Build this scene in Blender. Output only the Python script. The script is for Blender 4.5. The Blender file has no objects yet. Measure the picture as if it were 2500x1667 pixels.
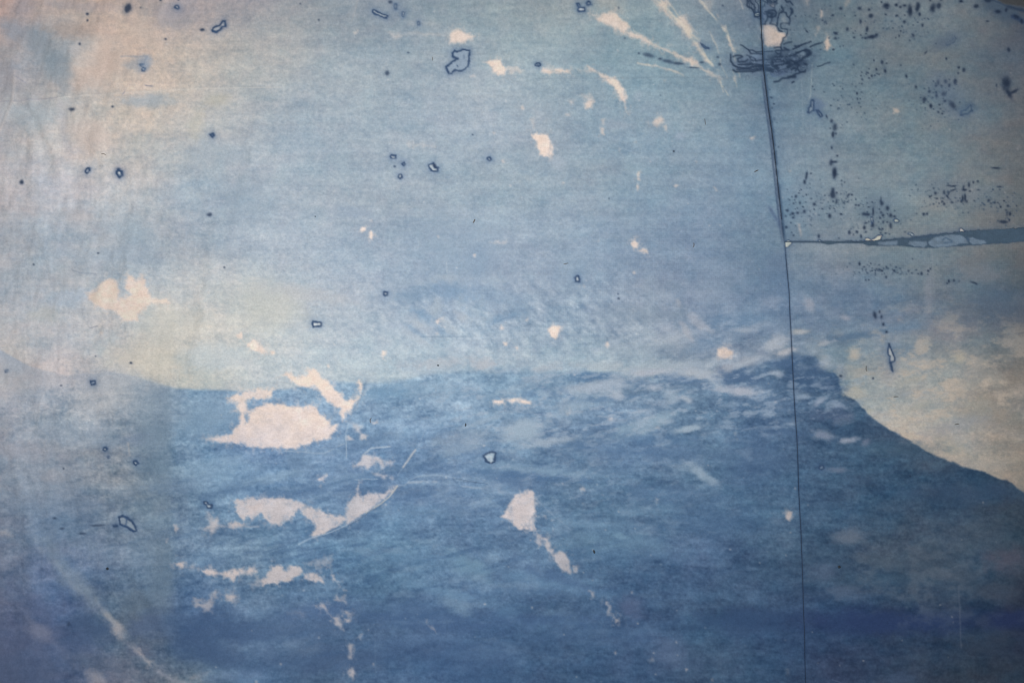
import bpy, math
import numpy as np
from mathutils import Vector

# ------------------------------------------------------------------ scene, camera, light
S = 0.0005                      # metres per photograph pixel (the sheet in view is 1.25 m wide)
CX, CY = 1250.0, 833.5          # middle of the view in picture-plan units
def wpos(x, y, z=0.0):          # plan units (x right, y down) on the upright board -> world
    return ((x-CX)*S, -z, (CY-y)*S + 1.5)
scn = bpy.context.scene
cd = bpy.data.cameras.new("camera"); cam = bpy.data.objects.new("camera", cd)
scn.collection.objects.link(cam); scn.camera = cam
cd.lens = 24.0; cd.sensor_width = 36.0; cd.clip_start = 0.01; cd.clip_end = 50
cam.location = (0, -2500*S*24/36, 1.5); cam.rotation_euler = (math.radians(90), 0, 0)
w = bpy.data.worlds.new("World"); scn.world = w; w.use_nodes = True
bg = w.node_tree.nodes["Background"]
AMB = 0.13
bg.inputs[0].default_value = (1.0, 1.0, 1.0, 1); bg.inputs[1].default_value = AMB
LX, LY, LH = 1010.0, 640.0, 1750.0       # the lamp stands in front of this spot of the board
KEY = 0.93
ld = bpy.data.lights.new("lamp", 'AREA'); lamp = bpy.data.objects.new("lamp", ld)
scn.collection.objects.link(lamp)
ld.shape = 'DISK'; ld.size = 0.16; ld.color = (1.0, 1.0, 1.0)
h_m = LH*S
ld.energy = KEY*math.pi*math.pi*h_m*h_m
lamp.location = wpos(LX, LY, h_m); lamp.rotation_euler = (math.radians(90), 0, 0)
scn.view_settings.view_transform = 'Standard'; scn.view_settings.look = 'None'
scn.view_settings.exposure = 0.0; scn.view_settings.gamma = 1.0

# ------------------------------------------------------------------ canvas for print colour and relief
X0, Y0, X1, Y1, ST = -160, -130, 2660, 1800, 2.0
NX = int((X1-X0)/ST)+1; NY = int((Y1-Y0)/ST)+1
xs = X0+ST*np.arange(NX); ys = Y0+ST*np.arange(NY)
XX, YY = np.meshgrid(xs.astype(np.float32), ys.astype(np.float32))

def vn(x, y, seed):
    r = np.random.RandomState(seed).rand(256, 256).astype(np.float32)
    xi = np.floor(x).astype(np.int32); yi = np.floor(y).astype(np.int32)
    fx = x-xi; fy = y-yi
    fx = fx*fx*(3-2*fx); fy = fy*fy*(3-2*fy)
    a = r[yi & 255, xi & 255]; b = r[yi & 255, (xi+1) & 255]
    c = r[(yi+1) & 255, xi & 255]; d = r[(yi+1) & 255, (xi+1) & 255]
    return (a*(1-fx)+b*fx)*(1-fy)+(c*(1-fx)+d*fx)*fy
def fbm(x, y, sx, sy, seed, octv=4, gain=0.55, rot=0.0):
    if rot:
        cr, sr = math.cos(rot), math.sin(rot)
        x, y = x*cr+y*sr, -x*sr+y*cr
    t = 0; a = 1.0; n = 0
    for o in range(octv):
        t = t+a*vn(x/sx+17.3*o+500, y/sy+9.1*o+500, seed+o); n += a
        a *= gain; sx /= 2.03; sy /= 2.03
    return t/n
def sst(a, b, v):
    t = np.clip((v-a)/(b-a), 0, 1); return t*t*(3-2*t)

def hexgrid(rows):
    return np.array([[[int(v[i:i+2], 16) for i in (0, 2, 4)] for v in r.split()] for r in rows], dtype=np.float32)
def upsample(G, x, y):
    ny, nx = G.shape[:2]
    gx = np.clip(x/2500*(nx-1), 0, nx-1.001); gy = np.clip(y/1667*(ny-1), 0, ny-1.001)
    xi = np.floor(gx).astype(int); yi = np.floor(gy).astype(int); fx = gx-xi; fy = gy-yi
    def cw(t):
        return (-.5*t**3+t*t-.5*t, 1.5*t**3-2.5*t*t+1, -1.5*t**3+2*t*t+.5*t, .5*t**3-.5*t*t)
    wx, wy = cw(fx), cw(fy); out = 0
    for j in range(4):
        for i in range(4):
            out = out+G[np.clip(yi+j-1, 0, ny-1), np.clip(xi+i-1, 0, nx-1)]*(wx[i]*wy[j])[..., None]
    return out

# print colours of the faded picture (upper: sky, lower: mountain), sRGB
SKY = hexgrid([
"a99692 b4a59d b2a49d a29b9d 98989e 8f98a0 8a96a2 8a9ba6 919ea5 929ea3 8799a2 7d8c98 637384 63737e 6c7a84 66727b 464b55",
"a09da0 a2a4a8 c6b6ab bdb5ae b1b2b1 a0abb3 9ba9b3 9baab5 a0b0b8 90a3ae 869eaa 8296a2 697d8c 697d8a 687781 636f78 555c66",
"a6a8ad bfb9b5 c3bab2 b9b9b8 a8b1b9 a0afbb 9eaeba 9eaebb 9eaebb 94a7b4 8ca2b1 849aa9 72889a 768895 718089 6b7881 5b6269",
"b2afb2 babac0 b9bbbe a6b2bd a6b3bf a3b2be a0b0bc 9eb0bc 9baeba 94a7b5 89a0b0 8298ab 7890a3 7c8c98 788892 717e86 61696f",
"a2a7af a6afb9 a4b0bb acb5be acb9c5 a6b5c3 9baebf 98abbd 96a9bb 8ea3b6 859bb0 7c92a8 708699 7a8996 77858d 727c82 5e6469",
"aeb0b5 b2b6bc b8bcbf c6c6c4 c3c8c8 b2bdc7 a5b5c4 9bafc2 98abbd 94a7b9 8e9fb1 7d91a8 6c839c 697c93 66778b 626f7c 535b64",
"b4b2b2 b9b6b9 c0bcb8 bebeb8 bec6ca b9c6ce afc0cb a8b9c6 a5b6c3 9bafbd 96a8b6 8e9cac 78899c 7c8c96 949a9c 90918f 747371",
"969ba8 919baa 8e99a6 92a0aa a0aab4 a0aab4 a0aab4 a0aab4 9ba8b4 96a5b4 91a0b0 8c9baa 8292a0 9ca0a3 a8a49e 9e9a95 7f7a74",
"738298 76859a 788898 8295a2 8295a2 8295a2 8295a2 8295a2 8295a2 8295a2 8295a2 8295a2 8295a2 9a9c9e a29e97 9b958f 807a73",
"6c788c 6a7a92 6a7f94 6a7f94 6a7f94 6a7f94 6a7f94 6a7f94 6a7f94 6a7f94 6a7f94 6a7f94 6a7f94 8a9096 8b8d8e 7f8282 646262",
"58647d 50607a 5c6e82 6a7f94 6a7f94 6a7f94 6a7f94 6a7f94 6a7f94 6a7f94 6a7f94 6a7f94 6a7f94 8a9096 8b8d8e 7f8282 646262",
"4e586e 525f73 696e7d 6a7f94 6a7f94 6a7f94 6a7f94 6a7f94 6a7f94 6a7f94 6a7f94 6a7f94 6a7f94 8a9096 8b8d8e 7f8282 646262"])
MTN = hexgrid([
"a0a5b0 a0a5b0 9ba5b0 7d9bb6 7d9bb6 7d9bb6 7d9bb6 7d9bb6 7d9bb6 7690ac 6e88a5 62809c 50708f 44607f 40587a 3c5472 38506a"]*5+[
"a0a5b0 a0a5b0 9ba5b0 7d9bb6 7d9bb6 7d9bb6 7d9bb6 7d9bb6 7690ac 6e8aa5 69849f 5c7896 4b6787 44607f 40587a 3c5472 38506a",
"acabb2 acaeb6 a5acb4 7d9bb6 7899b6 88a4be 86a3bd 88a4bd 809db7 7692ac 69849f 5a7694 4b6787 3e5876 3a526e 3a526e 38506a",
"9499a4 8f99a6 8894a2 7896b2 7290b4 7492b4 7090b2 7694b4 6d8baa 6480a0 5d7a9b 52708f 466284 3a5573 37526e 375069 34485f",
"738398 76879c 788898 6b87a3 7091b2 6482a4 5a7a9f 5e7c9f 587698 52708f 4e6c8c 486686 415f7f 385472 344e69 304862 304255",
"68758c 627696 667c96 6682a0 64829f 587a9c 587a99 547496 527092 4b6a8c 446284 405a7d 3a5573 364e69 364b62 32465c 303d4c",
"526080 485c80 56697f 48648a 557091 4a6689 405c7f 435f84 3e5c80 3c587a 375276 34507004 304a6c 2c4262 2a3e5a 263750 232d43".replace("34507004","345070"),
"4a5672 506080 646c80 55697d 4b698c 405a7a 48668a 3c5a80 385478 365274 344e70 364e6c 304a69 2a3c5a 2a3c55 283a4e 263446"])

rs = np.random.RandomState(5)
wx = (fbm(XX, YY, 90, 60, 11)-.5)*50; wy = (fbm(XX, YY, 90, 60, 21)-.5)*34
XW, YW = XX+wx, YY+wy
C = upsample(SKY, XW, YW)
M = upsample(MTN, XW, YW)

def sd_poly(px, py, pts, closed=True):
    pts = np.asarray(pts, dtype=np.float32); n = len(pts)
    d = np.full(px.shape, 1e9, np.float32); ins = np.zeros(px.shape, bool)
    for i in range(n if closed else n-1):
        a = pts[i]; b = pts[(i+1) % n]; e = b-a
        L = max(float(e@e), 1e-6)
        t = np.clip(((px-a[0])*e[0]+(py-a[1])*e[1])/L, 0, 1)
        d = np.minimum(d, (px-a[0]-t*e[0])**2+(py-a[1]-t*e[1])**2)
        if closed and a[1] != b[1]:
            c = ((a[1] <= py) != (b[1] <= py)) & (px < (b[0]-a[0])*(py-a[1])/(b[1]-a[1])+a[0])
            ins ^= c
    d = np.sqrt(d)
    return np.where(ins, -d, d) if closed else d
def win(x0, y0, x1, y1):
    i0 = max(0, int((x0-X0)/ST)); i1 = min(NX, int((x1-X0)/ST)+2)
    j0 = max(0, int((y0-Y0)/ST)); j1 = min(NY, int((y1-Y0)/ST)+2)
    return (slice(j0, j1), slice(i0, i1))

# mountain outline of the print
RIDGE = [(-200,985),(60,975),(180,925),(260,906),(330,918),(385,938),(430,948),(520,953),(600,955),(700,950),(800,930),(880,934),(950,934),(1000,926),(1025,918),(1100,909),
 (1180,906),(1250,905),(1320,915),(1400,905),(1450,918),(1520,918),(1600,925),(1680,928),(1745,925),(1780,905),(1830,896),(1875,880),(1905,870),(1928,866),(1960,868),(1990,872),(2002,884),
 (2000,898),(2012,907),(2036,911),(2046,920),(2049,938),(2056,955),(2072,966),(2088,975),(2102,990),(2112,1000),(2120,1010),(2135,1024),(2152,1037),(2168,1048),(2184,1055),(2200,1064),(2214,1070),
 (2240,1088),(2266,1105),(2300,1118),(2350,1138),(2396,1150),(2425,1163),(2458,1172),(2472,1182),(2500,1204),(2540,1235),(2700,1330),(2700,1900),(-200,1900)]
def interp(px, P):
    P = np.array(P, dtype=np.float32); return np.interp(px, P[:, 0], P[:, 1])
W = win(-160, 820, 2660, 1800)
ra = interp(XX[W], [(-160,10),(420,5),(1120,5),(1250,26),(1750,24),(1860,9),(2660,9)])
sd = sd_poly(XX[W]+(fbm(XX[W], YY[W], 22, 12, 31)-.5)*ra, YY[W]+(fbm(XX[W], YY[W], 22, 12, 41)-.5)*ra, RIDGE)
softm = interp(XX[W], [(-160,70),(250,40),(370,16),(420,5),(900,5),(1100,9),(1200,20),(1350,26),(1500,14),(1700,12),(1800,7),(1900,3.5),(2500,3),(2660,3)])
mm = np.zeros_like(XX); mm[W] = 1-sst(-softm, softm, sd)
C = C*(1-mm[..., None])+M*mm[..., None]

# mottling of the print
def reg(cx, cy, rx, ry, p=2):
    return np.exp(-(np.abs((XX-cx)/rx)**p+np.abs((YY-cy)/ry)**p))
left = sst(620, 200, XX); right = sst(1900, 2250, XX)
wr = sst(1000, 1500, XX+(YY-1100)*.3)
tilt = (fbm(XX, YY, 95, 24, 51, 5, .66, rot=-.26)*(1-wr)+fbm(XX, YY, 95, 24, 56, 5, .66, rot=.16)*wr)-.5
skyt = fbm(XX, YY, 110, 26, 151, 5, .66)-.5
rip = fbm(XX, YY, 24, 13, 231, 4, .66, rot=.72)-.5; rpr = reg(1320, 780, 420, 100, 3)*(1-mm)
rip2 = fbm(XX, YY, 48, 17, 241, 4, .64, rot=-.3)-.5; rpr2 = reg(1720, 880, 420, 110, 3)
mot = fbm(XX, YY, 40, 28, 61, 5, .68)-.5
big = fbm(XX, YY, 170, 90, 71, 3)-.5
fine = fbm(XX, YY, 9, 7, 101, 3, .7)-.5
dash = fbm(XX+(YY*.06), YY, 62, 8, 271, 4, .68)-.5
den = dash*(.045+.17*mm)+tilt*mm*.38+skyt*(1-mm)*.13+mot*(.11+.20*mm+.05*left)+big*(.05+.10*mm)+rip*rpr*.44+rip2*rpr2*.42+fine*(.15+.19*mm+.05*right)
den = den*sst(-400, 700, -np.abs(XX-1250)+1500)
den = den+(vn(XX/3.3+500, YY/4.1+500, 661)-.5)*(.06+.07*mm)
C = C*(1+den[..., None]*np.array((1.3, 1.0, .72), np.float32))
warm = fbm(XX, YY, 120, 70, 81, 4, .6)-.5; ch1 = fbm(XX, YY, 30, 26, 181, 3, .6)-.5
aw = 6+14*left+14*right
C[..., 0] += warm*aw+ch1*6; C[..., 2] -= warm*aw*.6
# horizontal brushed look of the sheet, vertical drips near the left
st1 = fbm(XX, YY, 240, 5, 111, 3, .6)-.5; st2 = fbm(XX, YY, 6, 150, 121, 3, .6)-.5
C *= (1+st1*.05+st2*(.03+.05*left))[..., None]

H = np.zeros_like(XX)          # relief in millimetres, towards the viewer
LB = np.zeros(XX.shape, np.int32)
PARTS = {}
def newpart(name, parent=0, label=None):
    k = len(PARTS)+1; PARTS[k] = (name, parent, label); return k

TL = {}
for r_, oy in zip('abcd', (0, 410, 820, 1237)):
    for c_, ox in zip('1234', (0, 620, 1240, 1860)): TL[r_+c_] = (ox, oy, 640/2334)
TL.update(e=(1800,0,200/2340), f=(1770,90,270/2352), g=(2080,520,420/2352), h=(1880,240,160/597), i=(2240,0,260/2352), j=(1870,0,430/2247), m=(0,850,1250/2352), p=(0,0,1), n=(850,600,700/2350), q=(1450,650,700/2350), r=(850,950,1000/2351))
def T(t, s):
    ox, oy, k = TL[t]
    v = s.replace(';', ' ').split()
    return [(ox+k*float(a.split(',')[0]), oy+k*float(a.split(',')[1])) for a in v]
def mixin(Wd, col, a):
    C[Wd] = C[Wd]*(1-a[..., None])+np.array(col, np.float32)*a[..., None]
def lum_scale(x, y):            # how bright a fixed tone reads there under the lamp (used to give one paper tone)
    r2 = ((x-LX)**2+(y-LY)**2)/LH**2
    return (KEY/(1+r2)**2+AMB)/(KEY+AMB)
def s2l(c): c = np.clip(c, 0, 255)/255; return np.where(c <= .04045, c/12.92, ((c+.055)/1.055)**2.4)
def l2s(l): l = np.clip(l, 0, 1); return 255*np.where(l <= .0031308, l*12.92, 1.055*l**(1/2.4)-.055)
def paper(col, Wd):             # one paper tone, as it would read in each place
    return l2s(s2l(np.array(col, np.float32))*lum_scale(XX[Wd], YY[Wd])[..., None])
CREAM = (251, 228, 213)

def G(t, s, rx, ry, ang, col, al, soft=1.0, nz=.5):
    """soft worn or stained cloud of print"""
    (cx, cy), = T(t, s); k = TL[t][2]; rx *= k; ry *= k; R = max(rx, ry)*2.8
    Wd = win(cx-R, cy-R, cx+R, cy+R); a = math.radians(ang)
    dx = XX[Wd]-cx; dy = YY[Wd]-cy
    u = (dx*math.cos(a)+dy*math.sin(a))/rx; v = (-dx*math.sin(a)+dy*math.cos(a))/ry
    sc = max(10., min(rx, ry)*.9)
    q = np.sqrt(u*u+v*v)+(fbm(XX[Wd], YY[Wd], sc*1.5, sc, int(cx) % 97+200, 5, .66)-.5)*nz*3.2
    mixin(Wd, col, al*(1-sst(1-.7*soft, 1+.7*soft, q)))

def P(t, s, al=1.0, col=None, soft=3.0, wob=9, name=None, erode=.17, depth=.10, wsc=10):
    """worn patch: the print gone down to the bare sheet"""
    pts = T(t, s); A = np.array(pts); m = wob+soft+4+(8 if name else 0)
    Wd = win(A[:, 0].min()-m, A[:, 1].min()-m, A[:, 0].max()+m, A[:, 1].max()+m)
    x, y = XX[Wd], YY[Wd]; sdn = int(abs(A[0, 0]+A[0, 1])) % 900+300
    d = sd_poly(x+(fbm(x, y, wsc, wsc, sdn)-.5)*wob*1.6, y+(fbm(x, y, wsc, wsc, sdn+50)-.5)*wob*1.6, pts)
    if erode: d = d+(fbm(x, y, 9, 7, sdn+7, 3, .7)-.5)*erode*30
    a = al*(1-sst(-soft*1.5, soft*1.3, d))
    if col is None: a = a*(1-.42*sst(.54, .74, fbm(x, y, 13, 20, sdn+11, 4, .7))*sst(-14-12*(A[0, 1] > 1100), -1, d))*(1-.07*sst(.5, .75, fbm(x, y, 26, 16, sdn+13, 4, .7)))
    c = paper(CREAM if col is None else col, Wd)*(1+(fbm(x, y, 22, 18, sdn+3, 4, .7)-.5)*.16)[..., None]
    if col is None:
        cool = np.clip(sst(900, 1180, y)*1.0+(fbm(x, y, 45, 30, sdn+5, 4, .65)-.45)*1.1, 0, 1)[..., None]
        c = c*(1.015-cool*np.array((.085, .045, -.02)))
    C[Wd] = C[Wd]*(1-a[..., None])+c*a[..., None]
    H[Wd] -= depth*a
    if col is None and name:
        f_ = al*.32*sst(.56, .68, fbm(x, y, 9, 12, sdn+17, 3, .7))*sst(m-2, 1, d)*(d > 0); C[Wd] = C[Wd]*(1-f_[..., None])+c*f_[..., None]
    if name:
        k = newpart(name, 0, None); LB[Wd] = np.where((d < 0) & (a > .3*al), k, LB[Wd])

def LN(t, s, wd=2.0, col=(40, 60, 90), al=1.0, brk=0.0, z=0.0, soft=.8, wob=3, tap=0):
    """drawn line: crease, scratch, seam of dirt"""
    pts = T(t, s); A = np.array(pts); m = wd*2+6+wob
    Wd = win(A[:, 0].min()-m, A[:, 1].min()-m, A[:, 0].max()+m, A[:, 1].max()+m)
    x, y = XX[Wd], YY[Wd]
    d = sd_poly(x+(fbm(x, y, 14, 14, 77)-.5)*wob, y+(fbm(x, y, 14, 14, 78)-.5)*wob, pts, False)
    a = al*(1-sst(wd*(1-soft)*.5, wd*(.5+.5*soft)+.8, d))
    if brk: a = a*sst(brk-.25, brk+.15, fbm(x, y, 20, 12, 79+int(A[0, 0]) % 50, 3, .7))
    if col is not None: mixin(Wd, col, a)
    if z: H[Wd] += z*(1-sst(0, wd*1.3+1, d))

NAVY = (54, 78, 112)
def R(t, s, wd=2.6, inner=None, ial=.6, halo=.5, hr=13, name='paper_flake', col=None, z=.30, wob=5, al=.95):
    """flake with a dark rim of dirt round it"""
    pts = T(t, s); A = np.array(pts); m = hr*1.6+8
    Wd = win(A[:, 0].min()-m, A[:, 1].min()-m, A[:, 0].max()+m, A[:, 1].max()+m)
    x, y = XX[Wd], YY[Wd]; sdn = int(A[0, 0]+A[0, 1]) % 700+90
    d = sd_poly(x+(fbm(x, y, 7, 7, sdn)-.5)*wob, y+(fbm(x, y, 7, 7, sdn+9)-.5)*wob, pts)
    dark = np.array(col if col is not None else NAVY, np.float32)*(lum_scale(A[0, 0], A[0, 1])**.3)
    mixin(Wd, dark*1.25, halo*np.exp(-np.clip(d, 0, None)/(hr*.45))*(d > 0))
    if inner is not None: mixin(Wd, inner, ial*(1-sst(-wd*1.1, 0, d)))
    wl = wd*(.55+.9*fbm(x, y, 11, 9, sdn+21)); ring = 1-sst(wl*.45, wl+.9, np.abs(d))
    mixin(Wd, dark, al*ring)
    H[Wd] += z*(1-sst(-1, 2, d))
    if name:
        k = newpart(name); k2 = newpart('dark_rim', k)
        LB[Wd] = np.where(d < wd+.3, k2, LB[Wd]); LB[Wd] = np.where(d < -wd*.7, k, LB[Wd])
def SP(t, lst, col=(42, 58, 84), al=.86, soft=.8, halo=.3):
    """mould spots: x,y,rx,ry[,angle] in the tile"""
    for q in lst.split(';'):
        v = [float(z) for z in q.split(',')]
        x_, y_, rx, ry = v[:4]; an = math.radians(v[4]) if len(v) > 4 else 0
        (cx, cy), = T(t, f"{x_},{y_}"); k = TL[t][2]; rx = max(rx*k*.9, 1.5); ry = max(ry*k*.9, 1.5)
        m = max(rx, ry)*2.6+3; Wd = win(cx-m, cy-m, cx+m, cy+m); dx = XX[Wd]-cx; dy = YY[Wd]-cy
        u = (dx*math.cos(an)+dy*math.sin(an))/rx; w_ = (-dx*math.sin(an)+dy*math.cos(an))/ry
        r = np.sqrt(u*u+w_*w_)+(fbm(XX[Wd], YY[Wd], 6, 6, int(cx+cy) % 300)-.5)*.7
        sv = .6+.9*((cx*7.3+cy*3.1) % 1); a = al*(.72+.28*((cx*1.7+cy*5.3) % 1))*(1-sst(1-soft*.6*sv, 1+soft*.7*sv, r)); c = np.array(col)*(lum_scale(cx, cy)**.4)
        mixin(Wd, c*1.3, halo*np.exp(-np.clip(r-1, 0, None)*1.3)*(1-sst(1.8, 2.5, r)))
        mixin(Wd, c, a); H[Wd] += .12*a
        if min(rx, ry) > 2.6: k_ = newpart('mould_spot')
        else: k_ = SPECK
        LB[Wd] = np.where(a > .3*al, k_, LB[Wd])
SPECK = newpart('mould_specks')
LTB = (150, 175, 195); SLATE = (66, 84, 101)

# ---- broad tones of the faded print -------------------------------------------------
G('a1','330,340',110,110,20,(140,154,168),.4); G('a1','540,560',130,150,10,(142,156,166),.4); G('a1','130,260',120,80,0,(140,150,165),.5)
G('a1','200,80',80,90,20,(142,142,152),.5); G('a1','60,700',160,120,30,(150,150,160),.4); G('a1','340,1050',160,110,0,(158,172,182),.5)
G('a1','900,560',260,160,-20,(205,185,172),.6); G('a1','1250,300',160,120,10,(200,182,170),.5); G('a1','620,280',200,60,5,(166,148,138),.45)
G('a1','1320,900',200,60,0,(158,172,184),.6); G('a1','760,1180',240,150,0,(200,186,180),.5); G('a1','1230,580',110,60,0,(150,160,172),.5)
G('a1','1950,900',110,60,0,(188,184,172),.55); G('a1','1750,1120',60,130,10,(194,190,178),.5); G('a1','1900,1350',260,120,0,(160,176,188),.4)
G('a1','720,60',320,40,3,(150,145,152),.4); G('a1','1560,140',170,110,0,(156,154,164),.5)
G('b1','1150,550',230,120,0,(158,175,188),.5); G('b1','1050,780',420,70,0,(152,168,184),.5); G('b1','620,1160',180,70,0,(160,176,194),.5)
G('b1','1500,1380',330,160,0,(200,198,190),.5); G('b1','380,1300',120,60,0,(176,176,170),.4); G('b1','700,420',140,60,0,(190,180,178),.4); G('b1','2250,300',180,200,0,(150,168,182),.35)
G('b2','120,1250',260,220,0,(200,200,192),.6); G('b2','500,1120',350,60,10,(185,188,192),.5); G('b2','1750,700',420,320,0,(146,168,186),.35)
G('c1','1300,220',300,120,0,(202,196,184),.5); G('c1','1900,200',260,120,0,(186,198,206),.5); G('c1','950,500',280,160,-30,(186,184,184),.5)
G('c1','700,900',420,90,8,(140,156,174),.5); G('c1','1250,920',130,50,0,(110,128,156),.6); G('c1','1360,900',130,170,0,(118,140,160),.6)
G('c1','1350,1160',150,70,0,(108,134,156),.5); G('c1','250,1020',330,70,6,(166,162,170),.5); G('c1','480,1230',120,60,0,(164,158,162),.4)
G('c1','600,1500',500,120,0,(112,134,160),.45); G('c1','1500,1340',300,60,-5,(100,126,156),.5); G('c1','1950,800',330,120,0,(108,142,172),.6)
G('c1','2150,1300',260,60,-25,(100,132,165),.6); G('c1','1950,1180',300,90,-8,(128,158,184),.5)
ln_ = interp(XX, [(-160,768),(0,852),(72,892),(160,916),(230,912),(262,905),(330,918),(385,938),(430,948)]); dl = YY-ln_+(fbm(XX, YY, 20, 14, 93)-.5)*5
mixin((slice(None), slice(None)), (148, 160, 176), sst(-3, 4, dl)*(np.exp(-np.clip(dl, 0, None)/90)*sst(200, 20, XX)*.75+np.exp(-np.clip(dl, 0, None)/60)*sst(60, 260, XX)*sst(470, 400, XX)*.5))
G('p','500,1005',90,50,0,(136,161,184),.5)
# grey-green strip where an old tape lay
tb = sst(430, 405, XX+(fbm(XX, YY, 14, 40, 88)-.5)*10-(YY-1200)*.01)*sst(270, 395, XX)*sst(900, 990, YY)*sst(1560, 1430, YY)
mixin((slice(None), slice(None)), (106, 128, 148), tb*.36)
tb = sst(430, 420, XX+(fbm(XX, YY, 14, 40, 89)-.5)*10)*sst(300, 400, XX)*sst(690, 760, YY)*sst(960, 900, YY)
mixin((slice(None), slice(None)), (200, 196, 184), tb*.25)
P('a1','250,290 310,240 390,310 490,380 520,480 640,520 662,640 650,780 560,860 440,690 400,540 300,450 250,430',al=.42,col=(152,170,186),soft=9,wob=8,depth=0,erode=.4)
P('a1','30,180 150,170 250,250 250,420 120,420 20,330',al=.3,col=(156,170,188),soft=14,wob=12,depth=0,erode=.3)
P('a1','520,900 580,930 580,1150 640,1300 760,1360 600,1380 530,1240',al=.4,col=(212,212,222),soft=9,wob=8,depth=0,erode=.3)
P('a1','660,640 860,560 900,400 1000,380 1010,640 760,800 670,820',al=.5,col=(234,208,194),soft=14,wob=12,depth=0,erode=.3)
P('a1','860,1060 800,1180 600,1180 640,1260 900,1260 1000,1100',al=.3,col=(222,210,204),soft=14,wob=12,depth=0,erode=.3)
G('d1','1450,640',110,260,0,(96,118,138),.4); G('d1','1250,900',140,120,0,(94,114,134),.4)
G('d1','820,1080',190,90,15,(66,88,122),.75); G('d1','720,1200',130,60,0,(64,86,122),.6); G('d1','330,880',180,70,30,(76,92,126),.6); G('d1','1330,1040',160,100,-20,(70,90,126),.6)
G('d1','1860,1060',280,140,0,(56,82,120),.8); G('d1','1850,1260',260,100,10,(58,84,122),.7); G('d1','2250,1110',200,80,-8,(62,88,126),.7); G('d1','1980,1340',220,60,20,(62,88,124),.6)
G('d1','1250,1280',120,60,10,(84,92,118),.5); G('d1','420,1400',90,150,-30,(98,106,132),.35)
G('d2','520,930',340,90,-8,(70,96,136),.6); G('d2','350,1080',400,100,0,(68,94,130),.6); G('d2','700,1350',420,100,0,(64,86,120),.6); G('d2','1500,950',500,110,0,(68,96,134),.55)
G('d2','1800,860',120,70,20,(115,142,168),.6); G('d2','1930,540',170,90,20,(112,142,165),.55); G('d2','2000,1500',320,120,0,(54,82,120),.5); G('d2','420,1240',150,60,0,(92,112,140),.5)
G('d3','2100,1000',260,110,0,(48,70,106),.6); G('d3','700,1130',500,80,0,(56,84,122),.5); G('d3','1100,900',110,100,40,(76,90,124),.6); G('d3','1450,1280',170,130,20,(82,98,130),.5)
G('d3','1000,300',420,80,8,(104,138,165),.45); G('d3','350,700',330,70,5,(100,132,165),.45); G('d3','600,330',200,80,0,(98,132,158),.35)
G('d4','1050,1020',760,110,0,(36,54,94),.85,nz=.3); G('d4','2200,1000',260,90,0,(32,46,84),.8,nz=.3); G('d4','1550,570',300,220,10,(66,80,96),.45); G('d4','780,260',120,60,-10,(98,110,128),.7)
G('d4','2180,470',150,110,0,(84,80,96),.6); G('d4','2100,760',190,90,0,(74,80,94),.4); G('d4','720,760',140,60,0,(84,98,122),.5); G('d4','2000,260',220,110,0,(70,84,100),.45); G('d4','560,600',120,80,0,(84,98,124),.4)
G('d4','1050,480',170,60,10,(84,98,112),.45); G('d4','1030,640',500,60,0,(56,84,108),.4); G('d4','1230,1520',160,60,0,(62,82,112),.5); G('d4','2050,1200',260,80,0,(46,60,78),.5)
# streaks of sea and cloud on the slope
G('d1','260,1180',460,150,12,(76,90,122),.45); G('d1','200,1500',420,130,0,(74,88,118),.45); G('d1','600,300',420,130,10,(120,142,164),.35); G('c1','350,1250',420,200,0,(146,158,174),.3); G('d1','900,1420',300,90,15,(86,102,126),.4)
for q in ["800,1290,330,42,-12,100,132,166,.6","350,1400,330,45,-5,84,114,152,.6","420,1110,140,160,0,104,132,162,.5","180,1260,260,40,-12,142,168,190,.5","1100,900,240,50,-4,96,126,158,.6",
 "1650,480,500,50,8,118,148,176,.45","1850,900,220,60,-10,134,150,168,.5","2280,1280,220,80,0,84,112,150,.6","1900,980,160,90,10,92,120,156,.6","1400,1400,420,60,0,78,108,146,.45","500,780,200,60,-12,150,170,188,.4","1250,500,230,40,5,100,134,164,.5"]:
    v = q.split(','); G('c2', v[0]+','+v[1], float(v[2]), float(v[3]), float(v[4]), tuple(map(int, v[5:8])), float(v[8]))
for q in ["830,430,330,40,-8,160,168,182,.65","1230,325,160,30,0,172,178,188,.7","1700,350,180,55,15,168,176,184,.7","1350,270,420,40,-4,160,172,182,.5","1290,458,70,25,8,160,168,184,.8","970,530,60,35,0,160,168,184,.7",
 "2050,480,190,40,5,160,165,180,.75","1450,540,80,50,40,150,166,182,.6","1590,560,55,30,20,158,170,186,.6","1250,790,240,60,-22,146,166,180,.6","1600,830,90,22,-10,160,172,182,.7","120,850,150,110,-15,148,165,182,.65",
 "380,940,180,34,-8,146,162,180,.6","760,370,140,38,0,74,104,138,.75","1180,460,120,45,0,84,112,142,.6","1600,400,200,42,8,78,106,140,.7","2050,360,180,60,-8,74,100,132,.85","1080,800,300,60,-20,96,126,156,.4",
 "1700,1220,150,36,35,116,140,162,.75","1560,1170,110,24,5,112,136,160,.6","1350,1060,420,90,0,84,112,148,.5","750,940,360,50,-14,82,112,146,.6","2150,1150,240,220,0,66,94,130,.5","550,1220,330,50,0,108,138,168,.5",
 "100,1240,260,50,0,80,110,146,.6","2100,230,150,34,-22,156,164,176,.7","1930,320,70,60,0,156,160,172,.5","1400,100,260,50,0,150,164,178,.4","1100,130,240,70,0,160,174,186,.35","1750,70,140,60,-20,106,134,162,.5","640,600,200,60,-25,134,156,176,.5","300,450,160,40,30,88,118,148,.5"]:
    v = q.split(','); G('c3', v[0]+','+v[1], float(v[2]), float(v[3]), float(v[4]), tuple(map(int, v[5:8])), float(v[8]))
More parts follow.
